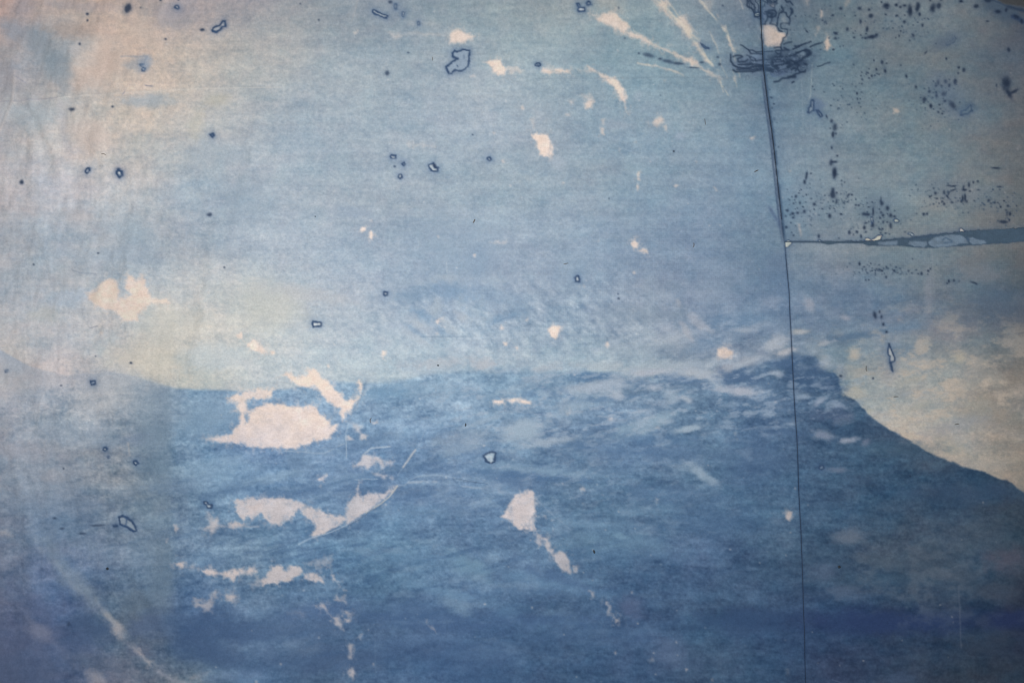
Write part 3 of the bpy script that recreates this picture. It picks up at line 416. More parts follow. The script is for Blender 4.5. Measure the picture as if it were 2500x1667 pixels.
fl_ = fbm(XX, YY, 30, 10, 281, 4, .62, rot=-.22); fr_ = np.clip(reg(1640, 965, 480, 90, 3)+.7*reg(1250, 1010, 330, 90)+.6*reg(1700, 800, 300, 70)+.5*reg(1350, 1180, 420, 90), 0, 1)
mixin((slice(None), slice(None)), (166, 179, 195), sst(.56, .70, fl_)*fr_*.5)
for i in range(320):            # small bare pin-points
    x = rs.uniform(0, 2500); y = rs.uniform(0, 1667)
    if x < 500 and rs.rand() < .8: continue
    r = abs(rs.normal(0, 1.0))+1.0; Wd = win(x-7, y-7, x+7, y+7)
    a = rs.uniform(.12, .5)*(1-sst(r*.5, r+1.2, np.hypot(XX[Wd]-x, YY[Wd]-y)+(vn(XX[Wd]/3+500, YY[Wd]/3+500, 7)-.5)*2))
    C[Wd] = C[Wd]*(1-a[..., None])+paper((225, 222, 224), Wd)*a[..., None]

# ---- creases and scratches -----------------------------------------------------------
WH = (206, 206, 206)
LN('a1','0,910 200,900 380,885 520,875',1.6,(140,140,152),.5,z=.15,wob=1); LN('a1','520,875 800,852 1100,833 1400,812 1700,797 2000,785 2334,780 2500,779',1.4,(210,205,198),.5,z=.18,wob=1)
LN('a1','1100,842 1150,775 1165,760',1.4,(200,192,190),.5); LN('a1','1100,845 1122,822',1.6,(110,114,140),.6); LN('a1','1300,765 1360,770',1.6,(90,100,126),.6,wob=1)
LN('a1','0,1170 60,1040 120,900 150,640',5,(190,182,180),.42,z=.5,wob=5,soft=1); LN('a1','140,680 240,745',1.6,(120,126,146),.4)
LN('a3','-40,710 40,760 100,830',1.3,(176,192,204),.5); LN('a3','400,1010 520,1090 640,1160 800,1230 950,1290 1150,1375 1300,1435 1480,1490',1.2,(166,184,200),.35,brk=.35); LN('b3','1640,20 1790,50 1950,140 2050,170 2250,210',1.1,(160,178,194),.3,brk=.3); LN('b3','1500,30 1640,90 1790,160',1.1,(166,184,198),.4,brk=.3)
LN('a3','250,705 900,705 1700,690 2334,690',1.3,(104,122,140),.4,brk=.42,wob=1)
LN('c2','1010,390 965,520 900,640 850,760 820,860 825,1090',1.2,(190,204,216),.55,z=.25); LN('c2','1005,400 960,530 895,655 845,770',1.2,(92,120,150),.6)
LN('c2','1530,820 1480,960 1440,1010 1330,1165 1280,1240',1.2,(150,172,196),.5,z=.2); LN('c2','1440,1010 1330,1165',3.2,(200,198,198),.75,wob=2); LN('c2','1280,1330 1215,1420 1130,1490 1000,1570',1.8,(214,206,192),.75,z=.3); LN('c2','1290,1320 1340,1330 1400,1270 1500,1240 1620,1235 1750,1255 1850,1280 1900,1290 2080,1305',1.2,(170,188,204),.5,z=.2); LN('c2','1800,1268 1920,1292 2080,1310',1.2,(60,86,118),.6,wob=1)
LN('c2','1380,1300 1500,1295 1620,1300',4.5,(184,192,204),.5,brk=.42,wob=4); LN('c2','1850,1335 2040,1355',3.5,(176,188,202),.5,brk=.4); LN('c2','2180,1380 2334,1420',7,(150,165,188),.4,brk=.45)
LN('c2','970,1060 1040,1000 1110,990 1215,980',2.4,(188,200,212),.7); LN('c2','900,1275 1100,1270',1.2,(180,196,210),.5); LN('c2','1490,1500 2000,1500',1,WH,0)
LN('b2','1480,1502 1950,1500',1.1,(100,124,150),.5,wob=1); LN('b2','2170,1370 2240,1335 2330,1325',1.1,(90,122,154),.5,wob=2); LN('c2','1700,1000 1705,1000',1,WH,0)
LN('d2','1070,0 950,100 850,150 700,220 520,270 400,330',1.5,(176,192,208),.65,z=.3); LN('d2','1060,10 940,108 840,158',1.2,(60,84,116),.6)
LN('c2','280,1020 500,1035 620,1045 800,960',1.6,(180,192,204),.45,brk=.3); LN('c2','360,180 290,260',1.2,(206,208,208),.4); LN('b2','540,1430 480,1530',1.2,(206,208,208),.4)
LN('b2','1715,840 1720,930',1.4,(190,200,210),.6,wob=1); LN('b1','640,905 720,935 860,945',1.3,(124,136,156),.5,wob=1); LN('b1','800,1425 865,1405',1.4,(118,122,136),.6,wob=1); LN('b1','50,415 860,400',1.2,(150,158,168),.4,brk=.4)
LN('d2','1080,1100 1085,1500',1.4,(100,124,152),.35,wob=1); LN('c1','1585,100 1590,420',1.4,(204,206,204),.35,wob=1); LN('d3','240,-90 360,40',1.2,(140,160,184),.4,wob=1); LN('d3','330,10 560,200',1.1,(150,168,188),.35)
LN('a4','445,570 430,850',1.5,(160,172,176),.55,wob=1); LN('a4','430,850 415,890',2,(190,196,190),.4); LN('a4','430,900 435,1300',1.3,(150,164,176),.35,brk=.4,wob=1); LN('a4','350,700 360,1000 370,1300 395,1400',1.4,(150,164,176),.35,brk=.42,wob=1); LN('a4','380,1300 390,1560',1.2,(96,120,140),.35,wob=0)
LN('b4','1510,700 1525,1000 1545,1250',2.0,(140,146,156),.30,brk=.4,wob=2); LN('d4','1745,700 1755,880 1770,1250',1.6,(92,100,116),.4,wob=1); LN('d4','620,1530 700,1560',1.4,(84,100,128),.5); LN('a2','930,0 900,120 870,210',1.4,(186,178,172),.3)
LN('c1','540,220 380,560 340,760',4,(186,184,188),.28,z=.5,wob=5,soft=1); LN('c1','1140,950 1160,1060',3,(176,172,172),.5,soft=1)
for v in ((0,95,150,420,1.0),(60,300,110,620,.8),(180,120,260,430,.6),(520,560,470,900,.7),(330,430,300,700,.5),(620,300,560,620,.5),(240,640,230,760,.6),(540,250,640,450,.6),(20,1000,90,1500,.6),(300,1350,420,1600,.5)):
    x0, y0, x1, y1, am = v; Wd = win(min(x0, x1)-70, y0-60, max(x0, x1)+70, y1+60)
    dd = sd_poly(XX[Wd]+(fbm(XX[Wd], YY[Wd], 60, 60, 3)-.5)*40, YY[Wd], [(x0, y0), ((x0+x1)/2+8, (y0+y1)/2), (x1, y1)], False)
    H[Wd] += 2.2*am*np.exp(-(dd/16)**2)
H += (fbm(XX, YY, 90, 150, 301, 4, .5)-.5)*7.0*sst(800, 150, XX)+(fbm(XX, YY, 160, 120, 302, 3, .5)-.5)*3.5
H += (fbm(XX, YY, 190, 36, 304, 3, .45, rot=1.95)-.5)*3.4*sst(640, 250, XX)*sst(1300, 700, YY)
H += (fbm(XX, YY, 26, 44, 303, 3, .5)-.5)*1.2*sst(760, 200, XX)*sst(1700, 900, YY)

# ---- flakes with dark rims ------------------------------------------------------------
LT = (205, 212, 216)
R('a1','1565,60 1585,58 1595,78 1580,88 1562,76',2.6,LT); R('a1','1895,270 1920,240 1960,235 1990,190 2005,195 2012,245 1985,245 1960,275 1930,290 1900,285',2.6,(160,170,182)); LN('a1','1900,255 1950,240 1975,215',2.4,(52,72,100),.9)
R('a1','1252,580 1285,578 1268,600',1.8,LT,halo=.25); R('a1','1278,612 1298,618 1292,636 1272,640',1.8,LT,halo=.25); G('a1','1300,560',50,60,0,(140,156,176),.5); LN('a1','1080,505 1320,510 1290,570',2.4,(120,134,152),.45)
SP('a1','1150,85,30,42,25;1435,8,10,10;1805,272,22,12;778,128,12,10;718,398,9,12;780,185,9,9;1262,78,6,6;1480,355,10,8;1010,955,10,8;1590,5,8,6;640,975,26,14'); 
R('a1','765,1530 780,1505 802,1502 800,1525 780,1545',2.4,(150,165,190)); R('a1','1045,1530 1065,1518 1090,1530 1092,1555 1070,1565 1050,1550',2.6,LT); SP('a1','1062,1510,18,10')
R('b1','1050,40 1065,25 1092,38 1095,70 1070,85 1052,60',2.6,LT); R('a1','1882,1205 1900,1195 1912,1215 1900,1232',2.6,(130,145,170)); SP('b1','195,130,16,18;1868,418,22,16;2000,885,8,7;880,760,10,7;300,860,8,8'); 
R('a2','1062,108 1075,102 1190,155 1182,170 1160,168 1058,120',2.2,(165,176,186)); R('a2','1255,50 1272,48 1272,88 1258,92',1.8,(160,172,182),al=.6); R('a2','1325,122 1340,122 1338,160 1328,160',1.8,LT,al=.5); R('a2','1462,205 1478,205 1478,232 1464,232',1.8,(160,172,182),al=.55)
SP('a2','1188,658,20,19;1218,28,16,12;1255,1487,10,8;415,40,6,6;580,185,8,8;1375,475,10,5;1948,1203,5,4'); 
R('a2','1768,480 1790,455 1815,470 1850,450 1915,455 1920,500 1912,550 1908,600 1880,620 1840,640 1790,630 1765,660 1735,660 1725,625 1712,600 1735,590 1760,570 1790,545 1815,530 1775,510',2.6,(140,158,178),ial=.8,halo=.5,hr=16,wob=6)
LN('a2','1810,590 1815,598',2.4,NAVY,.8); LN('a2','1870,500 1872,525',2.4,(90,108,136),.6)
R('a2','1218,1400 1228,1388 1266,1390 1268,1410 1225,1415',2.2,LT); R('a2','1320,1462 1338,1450 1348,1468 1332,1482',2.2,LT); R('a2','1560,1475 1600,1455 1612,1495 1645,1500 1630,1528 1590,1528 1565,1505',2.4,(200,208,210)); SP('a2','1612,1480,14,22,-20'); R('a2','2080,1408 2098,1405 2110,1425 2095,1438 2082,1425',2.2,LT)
R('b2','1288,65 1310,62 1320,85 1305,98 1290,90',2.4,LT); R('b2','1160,1110 1188,1108 1185,1130 1172,1140 1160,1128',2.4,LT); R('b2','530,1365 600,1378 600,1408 532,1412',2.6,LT,ial=.8); LN('b2','540,1372 570,1378',3,NAVY,.8)
R('a3','612,38 625,35 640,70 625,75',1.8,LT,ial=.8); R('a3','618,95 630,82 675,82 680,108 655,112 625,110',2,LT,ial=.9); R('a3','695,35 725,25 730,45 700,48',1.8,(175,185,192)); R('a3','705,18 720,16 722,28 708,28',1.4,LT,halo=.2); LN('a3','730,45 752,50',1.8,NAVY,.7)
R('a3','242,582 255,570 285,568 285,588 255,592',2.2,(176,188,196)); R('b3','600,975 622,960 640,985 635,1010 605,1010',2.8,LT,ial=.7); SP('b3','980,1122,7,6;985,1162,9,9;900,275,5,4')
R('a3','1718,392 1790,435 1760,432 1722,408',2,(110,125,145),al=.8); SP('a3','1250,495,42,14,15;1420,550,40,14,10;1510,570,50,11,5;1355,528,16,10;1165,478,9,9;1868,512,10,8;1885,578,12,12;1910,58,8,8;1040,345,8,5;985,80,5,9;1475,1350,7,7;1358,855,6,6;1650,605,50,4,3;1725,560,18,7',al=.6)
R('c1','55,305 75,302 72,318 52,322',1.6,(170,176,186),al=.6,halo=.2); R('c1','808,405 845,400 848,425 812,430',2.6,(130,150,178),hr=18,halo=.5); R('c1','925,995 945,988 958,1010 940,1020 928,1012',2.6,LT); R('c1','962,1072 980,1068 978,1082 965,1084',1.5,(176,186,196),al=.7); R('c1','1195,1115 1220,1112 1235,1130 1212,1148 1198,1135',2.4,LT); SP('c1','573,1178,8,6;855,180,6,6;545,440,9,6;1165,240,14,9')
R('c1','1820,1472 1840,1470 1860,1495 1890,1500 1885,1525 1855,1528 1840,1500 1822,1488',2.4,LT,ial=.75); R('d1','1060,95 1085,80 1130,95 1175,130 1205,180 1208,215 1180,218 1130,180 1070,155',3.0,(140,152,164),hr=14); LN('d1','1100,85 1130,110 1120,160',2.6,NAVY,.9); LN('d1','1080,160 1135,180 1185,215',4.5,NAVY,.9); R('d1','1010,165 1030,158 1045,168 1030,178 1012,175',2.2,(160,176,190))
SP('d1','550,192,16,9;490,100,14,9;613,1042,14,18;860,165,60,8;735,235,26,9',al=.5,soft=1)
R('c2','2045,1065 2075,1050 2105,1028 2150,1038 2145,1080 2140,1120 2110,1130 2075,1120 2058,1090',2.8,(178,194,206),ial=.75); LN('c2','2070,1075 2115,1070 2110,1125',1.8,(210,214,216),.6)
R('c4','1118,130 1130,72 1150,130 1178,195 1175,225 1140,232 1130,205 1140,180 1122,165',1.8,(165,170,174),ial=.8,wob=2); R('c4','1135,235 1150,245 1162,315 1150,300',1.8,(74,92,112),wob=1); R('c4','512,1155 538,1150 545,1175 525,1188 512,1175',1.8,(130,146,166)); SP('c4','698,355,12,10;988,377,9,9;1318,1245,6,8')
R('e','480,390 640,390 630,450 580,510 490,510 470,440',1.8,(150,165,170),ial=.8,wob=1)
# tangle of dried glue at the head of the seam
DK = (38, 54, 76)
G('e','900,420',220,330,0,(84,100,122),.75); G('e','420,110',170,190,0,(92,108,128),.6); G('e','1380,300',230,330,0,(88,106,124),.6); G('f','700,560',620,220,-4,(88,106,132),.75); G('f','1350,560',420,320,-12,(80,98,122),.75)
for s, wd in (("270,0 290,100 260,210 390,255 440,350 475,430 480,510 570,520 620,480",3),("520,0 500,80 560,120 590,200 590,360",2),("290,80 350,40 380,100 440,160",3),("470,170 500,330 480,370",2),("700,0 780,90 760,200 690,230 640,200",2.4),
  ("640,210 660,400 650,560",4),("780,90 850,110 830,0",2),("940,40 1000,90 1080,80 1130,0",2.6),("930,150 930,200 1040,260 1050,180 1000,130",1.8),("820,370 900,330 1050,320 1100,400 1080,480 980,520 860,500 830,420",5),("880,400 1000,420 950,480",7),
  ("870,500 830,600 780,690",3),("980,520 970,610 920,700",2.2),("690,720 800,715",2),("920,700 1100,740 1130,780",2),("1130,740 1150,560 1190,400 1290,370 1380,380 1400,470 1480,550 1500,640 1470,730",2.8),("1230,700 1300,665 1440,690",2.4),
  ("1230,700 1240,830 1420,860 1420,960 1380,1060 1290,1110 1290,1200 1230,1290 1250,1400",2.2),("1350,0 1400,90 1500,60 1580,160",3),("1230,180 1290,280 1300,330 1240,370",4),("1580,380 1490,480 1470,520",3),("1520,280 1560,330 1540,390",6),("1150,820 1180,900 1260,920",3.5),
  ("740,700 650,720",2),("1310,1290 1420,1240 1540,1220",3.2),("1560,1420 1700,1370 1800,1330 2000,1250 2100,1200",2),("1620,1330 1750,1320 1980,1240",2),("2080,1360 2170,1310 2340,1260",2.6)):
    LN('e', s, wd*.9, DK, .9, wob=2, soft=.6)
for s, wd in (("320,180 400,230 480,290 540,370 700,380 810,380",2.6),("480,300 560,290 640,340 800,330",2),("830,340 1010,320",1.8),("110,390 120,520 170,610 280,660 380,670 480,680 640,640 820,640",4),("170,430 250,400 340,410 370,440 260,470 280,540 380,540 480,500",3.2),
  ("450,400 560,440 640,490 620,520 560,510 520,450 560,430",1.8),("640,530 760,510 880,490 1000,480 1040,450 1200,440 1300,430 1440,400 1550,350 1700,290 1800,290",2.6),("280,600 480,590 640,600 820,620",3),("170,720 220,750 640,740 820,700",4),("250,700 560,700 700,710",2.6),
  ("830,640 900,700 1000,740",9),("840,690 960,700",10),("1020,640 1150,600 1300,580",4),("1060,660 1120,680 1080,640",8),("1330,560 1380,620 1330,660",8),("1360,500 1480,560 1560,620 1520,680 1400,700",4),("1480,580 1620,520 1640,470 1750,420 1820,370",5),("1720,310 1800,340 1760,380",10),
  ("1480,740 1540,690 1580,760 1680,760 1700,720",3),("1340,880 1420,850 1500,800 1580,780 1690,750",4),("1340,870 1480,860",7),("1040,970 1140,960 1220,890 1300,880",4),("1420,990 1460,970",3.4),("1040,250 1160,230 1200,300 1100,300 1050,320 1120,380 1180,360 1160,440",2.4),("1200,330 1330,310",8),("1250,250 1320,300",4),
  ("1960,650 2060,620 2100,590 2220,560",2.4),("1680,590 1720,600",5),("880,500 1000,520 1080,500 1180,500",2),("1000,560 1180,540 1300,540 1330,480",2),("1440,280 1560,230 1650,180 1790,130 1810,100",2.2),("1480,220 1700,170",2),("1800,230 1900,180 2060,130",2.4),("1500,350 1600,330 1700,300",3)):
    LN('f', s, wd*.95, DK, .88, wob=3, soft=.7)
G('f','1280,370',80,50,0,(120,138,156),.6); G('f','1600,420',80,40,-20,(126,142,156),.6); G('f','640,430',90,40,0,(112,134,160),.5); G('f','930,420',90,60,0,(120,138,154),.5); G('e','1320,560',90,110,0,(132,142,150),.8); G('e','680,100',90,80,0,(116,136,144),.7); G('e','980,170',60,50,0,(140,140,146),.6); G('e','1180,200',70,130,0,(114,132,146),.6); G('e','740,520',50,130,0,(96,110,136),.6); G('f','1130,780',160,50,0,(92,108,140),.5); G('f','1000,820',90,30,30,(76,96,134),.5)
H += 1.0*(sst(120, 60, np.hypot((XX-1905)/1.3, YY-110))*(fbm(XX, YY, 9, 9, 400)-.4))
Wd = win(1780, -130, 2040, 230); x, y = XX[Wd], YY[Wd]
n1_ = fbm(x, y, 26, 15, 811, 4, .62, rot=-.12); n2_ = fbm(x, y, 18, 22, 821, 4, .62)
tg = np.exp(-(((x-1895)/82)**4+((y-158-(x-1895)*-.12)/26)**4)); tg2 = np.exp(-(((x-1872)/52)**4+((y-15)/52)**4))*(np.hypot(x-1883, y-95) > 34)
con = lambda n: sst(.035, .008, np.abs(n-.5)); ir = win(1780, -130, 2040, 230)
mixin(ir, DK, np.clip(.85*con(n1_)*tg+.8*con(n2_)*tg2, 0, 1)); mixin(ir, DK, .85*sst(.52, .6, n1_)*tg+.75*sst(.54, .62, n2_)*tg2)
# mould on the right-hand sheet
SP('j','945,122,20,17;1183,122,20,19;1305,135,17,15;1330,212,30,24;1130,212,9,9;845,208,14,12;1199,285,15,26;1032,383,17,22,10;1283,380,14,30,8;515,410,20,9,45;1108,433,8,8;1135,405,8,7;1203,458,9,9;1118,488,14,11;1225,490,9,6;1262,495,15,12;1340,478,60,22,-6;1405,455,18,20;882,500,20,12;884,435,26,16;855,640,16,12;690,640,9,7;715,270,12,10;765,312,8,8;1270,440,9,7;1525,195,12,12;1668,205,18,12;1765,283,17,20;1770,198,8,8;1665,70,13,12;1715,95,16,14;1767,75,20,14;1838,140,26,70,-4;1935,95,26,56,8;1960,190,12,14;2025,242,10,9;2068,243,7,7;1998,328,13,20;1877,323,9,9;1617,365,9,6;1717,400,9,7;1697,465,8,18;1652,487,7,7;1877,455,17,24;1832,520,9,9;2125,110,32,50,15;2204,78,26,38,10;2095,8,16,14;1468,36,12,10;1530,75,26,16;1548,115,10,8')
SP('j','1372,778,9,14;1478,802,16,24,-12;1535,812,10,9;1720,837,10,9,-40;1405,893,12,15;1517,910,17,30,-8;1310,887,6,6;1345,975,13,16;1308,1003,11,7;1438,955,12,8;1410,947,6,6;1278,930,9,7;1298,940,6,6;1272,955,7,5;1216,930,4,4;1206,975,6,6;1222,1022,12,15;1217,1077,10,11;1155,1200,13,18;1213,1182,8,8;1161,1270,10,15;1197,1268,9,8;972,1142,9,8;848,1078,8,7;590,1110,9,8;612,1150,6,6;737,1180,6,5;1791,975,13,24,-8;1911,1113,14,18;2084,1170,18,20;2133,1187,6,6;2173,1225,12,20;2101,1358,14,24;2040,675,8,26,40;2168,562,8,9;980,594,7,7;940,604,7,6;98,1332,14,8;45,1150,9,9;60,1250,20,8;2020,1270,26,30;2010,1310,8,10;342,1055,14,10')
SP('a4','1570,735,12,24;1635,730,13,18;1665,765,13,15;1716,730,13,24;1598,768,9,9;1548,765,9,12;1552,855,11,16;1615,840,18,20;1625,903,14,12;1795,628,12,16;1752,605,10,10;1745,655,8,8;1640,525,7,9;1577,937,9,7;1588,973,7,6;1568,1003,9,8;1602,1015,9,7;1500,945,11,17;1690,940,20,36,-35;2165,745,34,52;2190,840,18,42,-25;2240,820,34,12,-30;2082,765,7,14;2198,445,13,20;2097,108,22,14;1768,18,16,12;1405,130,9,14;1105,60,26,26;1195,48,12,12;615,1082,11,15;643,1135,17,28;603,1147,6,8;628,1200,13,26;655,1195,8,8;615,1320,9,15;613,1450,15,26;640,1445,26,10;665,1392,9,9;645,1535,16,34;572,1042,7,16,-20;398,1550,8,18;435,1547,7,6;2080,1500,36,8,5',al=.85)
R('a4','435,895 458,895 460,985 420,1005 405,1000 415,960 432,950',2,(120,136,154)); R('a4','480,985 500,985 535,1040 515,1045',2,(92,110,132)); G('a4','500,940',50,50,0,(92,112,142),.5)
R('a4','1640,385 1690,370 1715,330 1725,345 1705,380 1650,405',1.4,(104,118,130),al=.6,halo=.2); G('a4','1650,370',120,50,-20,(84,98,114),.7); R('a4','1770,1000 1810,985 1850,940 1860,990 1820,1020 1770,1030',2,(104,122,136),al=.8); G('a4','1810,980',70,60,-30,(78,98,118),.6)
G('a4','1620,820',150,170,0,(88,104,126),.45); G('b4','1680,220',260,110,10,(96,112,128),.45); G('b4','1080,420',200,120,0,(96,116,132),.4); G('b4','1030,320',120,100,0,(92,110,130),.4)
SP('b4','643,50,16,42,0;395,75,9,34,8;380,127,10,17;630,240,24,34;632,195,12,16;663,300,9,24,8;665,222,8,8;465,324,13,14;537,365,10,8;600,428,13,18;702,412,10,9;275,407,14,12;318,401,13,11;377,387,11,14;228,380,13,12;278,443,13,9;212,430,9,8;303,255,11,13;338,312,8,12;282,316,8,8;292,285,6,6;247,286,5,6;268,258,4,5;218,528,12,11;259,490,6,7;264,575,7,6;281,602,9,7;315,360,6,6;350,195,5,5;330,225,5,5;505,610,10,16;397,240,5,5;435,50,6,6;683,627,8,7;800,240,9,9;768,245,8,16,40;560,247,5,5;649,386,6,6;603,363,5,5;707,115,5,5;735,128,5,4;710,147,5,5;725,312,6,4;737,298,6,4')
SP('b4','775,576,11,16;843,573,12,14;810,596,6,8;878,612,9,16;922,570,10,9;909,532,11,16;835,332,10,9;863,334,8,8;905,411,18,14;940,415,20,12;948,350,8,6;937,314,5,5;981,305,5,5;1065,315,14,22;1058,285,5,24;988,395,8,42,4;983,510,14,20;1115,360,14,18;1075,422,11,11;1057,397,8,7;1143,425,12,18;1178,433,12,11;1078,485,9,12;1113,483,7,7;1143,517,13,26,-8;1045,546,9,9;1071,545,8,9;1053,580,8,8;1098,582,9,5;1135,592,7,7;1050,450,9,6;1036,482,6,6;950,478,6,6;1115,410,5,5;1180,382,5,6;1045,370,6,5;925,492,14,5')
SP('b4','1540,228,12,12;1555,275,9,8;1500,255,16,6,-35;1525,182,7,7;1618,218,9,18;1660,230,22,6,-60;1650,260,22,7,50;1610,272,6,6;1620,325,10,12;1575,316,6,6;1605,300,10,6,40;1690,310,13,8;1790,180,9,24,15;1800,198,20,9;1840,152,9,20;1878,130,8,10;1918,122,9,9;1850,210,10,7;1925,198,14,5;1805,265,9,36;1783,275,8,30;1770,300,8,14;1822,300,7,14;1885,294,7,6;2015,290,11,10;2070,312,9,9;2098,312,7,6;2034,316,7,5;2152,295,8,7;2187,340,11,10;2122,348,8,10;2205,410,11,18;2180,410,5,24,10;2200,465,9,10;2147,482,34,14,0;2115,170,14,4;2115,195,7,6;2265,340,5,5;1440,411,11,10;1470,410,10,10;1377,408,7,6;2170,378,6,8;1700,165,26,4,-10;1660,160,18,4;1700,200,26,4,-20')
SP('b4','867,855,8,15;910,882,10,5,20;926,905,6,6;1050,908,14,8,20;1068,918,9,9;1082,895,4,5;1105,880,5,5;1175,915,9,10;1160,905,6,5;1208,932,6,5;1228,895,8,6,30;1305,918,8,9;1335,937,5,4;1390,942,7,5;1420,940,11,14;1480,917,9,10;1500,897,8,8;1475,948,5,6;1105,972,9,11;924,998,7,8;952,997,6,6;1660,1008,8,13;1705,1003,8,10;1750,1011,6,7;1645,1030,6,4;1880,1022,26,5,15;1905,1035,9,4;1005,1310,14,32,-15;1065,1325,10,18;1047,1280,7,12;1080,1392,11,16;1105,1460,10,10;1130,1563,7,5;1340,810,4,4;968,852,4,4;1020,900,6,4')
for i in range(620):            # fine specks gathered round the mould colonies
    cx, cy, sx, sy = [(2010,60,120,50),(2080,240,60,50),(2290,240,60,60),(1960,500,60,60),(2130,540,60,40),(2300,480,60,30),(2150,660,80,14),(2060,490,60,40),(2200,60,80,40),(2420,500,50,40),(1880,330,12,60)][rs.randint(11)]
    x = rs.normal(cx, sx*.6); y = rs.normal(cy, sy*.6)
    if x < 1880 or abs(y-590) < 12: continue
    r = 1.0+abs(rs.normal(0, .7)); Wd = win(x-6, y-6, x+6, y+6)
    a = rs.uniform(.3, .85)*(1-sst(r*.5, r+1.1, np.hypot(XX[Wd]-x, YY[Wd]-y)))
    mixin(Wd, (48, 66, 88), a)
# top right: edge of a darker overlaid corner
G('i','1900,250',500,160,25,(64,80,98),.75); LN('i','1470,0 1550,40 1640,10 1760,50 1900,120 2000,150 2352,260',2.2,(44,58,78),.75); LN('i','2000,170 2100,190 2250,220 2400,260',8,(42,56,76),.7); LN('i','2100,380 2200,420 2320,500',9,(42,58,84),.8); SP('i','1950,235,30,40;2170,380,70,40,20;2290,480,30,50;1770,270,60,34,10;1550,20,70,40;945,45,40,26;520,5,26,14;1290,150,60,40;1540,480,40,10;635,1305,16,26')
P('i','1600,-300 1680,-20 1800,50 1980,120 2250,150 2800,260 2800,-400',al=1,col=(100,103,108),soft=2,wob=2,depth=-.3,name='overlaid_corner')

# ---- seams between the sheets ---------------------------------------------------------
SEAM = [(1852,-200),(1855,0),(1857,60),(1862.6,160),(1869,215),(1876,270),(1884,330),(1892,393),(1901,470),(1910,553),(1916,600),(1926,723),(1935,914),(1947,1127),(1959,1435),(1966,1667),(1971,1900)]
def seam_x(y): A = np.array(SEAM); return np.interp(y, A[:, 1], A[:, 0])
dx = XX-seam_x(YY)
up = (YY < 600); edge = sst(612, 560, YY); nzs = fbm(XX, YY, 10, 26, 501, 3)
a = (1-sst(.5, 2.6, np.abs(dx)))*up+(1-sst(.2, 1.6, np.abs(dx)))*(~up)
# the cut edge itself: dirt, and a lip of grey paper core above the crossing
mid = np.exp(-((dx+3.2)/2.4)**2)*sst(160, 200, YY)*sst(606, 560, YY)
mixin((slice(None), slice(None)), (104, 116, 136), mid*.8)
mixin((slice(None), slice(None)), (52, 70, 98), np.exp(-((dx+7.2)/1.8)**2)*sst(150, 230, YY)*sst(606, 540, YY)*.75)
mixin((slice(None), slice(None)), (36, 54, 80), np.exp(-((dx-1.0)/3.9)**2)*edge*.95*sst(.15, .45, nzs))
mixin((slice(None), slice(None)), (88, 118, 146), np.exp(-np.clip(dx, 0, None)/16)*(dx > 0)*edge*.35)
mixin((slice(None), slice(None)), (40, 60, 92), np.exp(-(dx/2.0)**2)*(~up)*.75)
mixin((slice(None), slice(None)), (72, 98, 132), np.exp(-np.clip(-dx, 0, None)/30)*(dx < 0)*sst(590, 640, YY)*sst(900, 700, YY)*.3)
SP('b4','85,390,14,40,-30;125,450,14,24,-25;150,500,12,26',col=(84,104,136),al=.5,soft=1)
YU = [(1850,589.6),(1934,589.6),(2107,589.6),(2153,586),(2216,581),(2279,573.5),(2340,567.5),(2367,563.5),(2430,560),(2500,556),(2700,545)]
YL = [(1850,592),(1934,592),(2003,593),(2022,598),(2046,594.5),(2101,594.5),(2118,600.5),(2203,600),(2244,605),(2279,605),(2353,601),(2408,597),(2500,590),(2700,574)]
rw = lambda x, s: (vn(x/7+500, x*0+s, 61)-.5)*3+(vn(x/2.6+500, x*0+s+9, 62)-.5)*1.4
def yu(x): A = np.array(YU); return np.interp(x, A[:, 0], A[:, 1])+rw(x, 503)*np.clip((x-1940)/200, .2, 1)
def yl(x): A = np.array(YL); return np.interp(x, A[:, 0], A[:, 1])+rw(x, 533)*.6*np.clip((x-1940)/200, .2, 1)
GP = (YY > yu(XX)-.3) & (YY < yl(XX)+.3) & (XX > 1912)
WG = (slice(None), slice(None)); Cold = C.copy()
for (ed, sg) in ((yu(XX), -1), (yl(XX), 1)):    # grime along the cut edges
    dd = (YY-ed)*sg
    mixin(WG, (44, 62, 86), np.exp(-(dd/2.0)**2)*(XX > 1914)*(.75 if sg < 0 else .35)*sst(.15, .6, nzs+.15)*sst(2480, 2350, XX if sg < 0 else XX*0+2300))
mixin(WG, (70, 92, 118), np.exp(-np.clip(yu(XX)-YY, 0, None)/9)*(YY < yu(XX))*(XX > 1914)*.3)
CG = C.copy()
C[...] = np.where(GP[..., None], np.array(SLATE, np.float32)*(1+(fbm(XX, YY, 14, 9, 511)-.5)*.14)[..., None], C)
LBK = LB; LBG = np.zeros_like(LB); LB = LBG          # residue on the strip in the gap has its own label map
def RES(s, al=.85, col=(110, 127, 144)):
    pts = T('g', s); A = np.array(pts); Wd = win(A[:, 0].min()-8, A[:, 1].min()-8, A[:, 0].max()+8, A[:, 1].max()+8)
    x, y = XX[Wd], YY[Wd]; d = sd_poly(x+(fbm(x, y, 7, 7, 88)-.5)*7, y+(fbm(x, y, 7, 7, 89)-.5)*5, pts)
    a = al*(1-sst(-1, 1.2, d)); c = np.array(col)*(1+(fbm(x, y, 10, 8, 520, 3, .7)-.5)*.25)[..., None]
    C[Wd] = C[Wd]*(1-a[..., None])+c*a[..., None]; ring = .35*(1-sst(.4, 1.9, np.abs(d)))*(fbm(x, y, 12, 9, 91) > .42); mixin(Wd, (48, 66, 88), ring)
    k = newpart('glue_residue'); LB[Wd] = np.where(d < 0, k, LB[Wd])
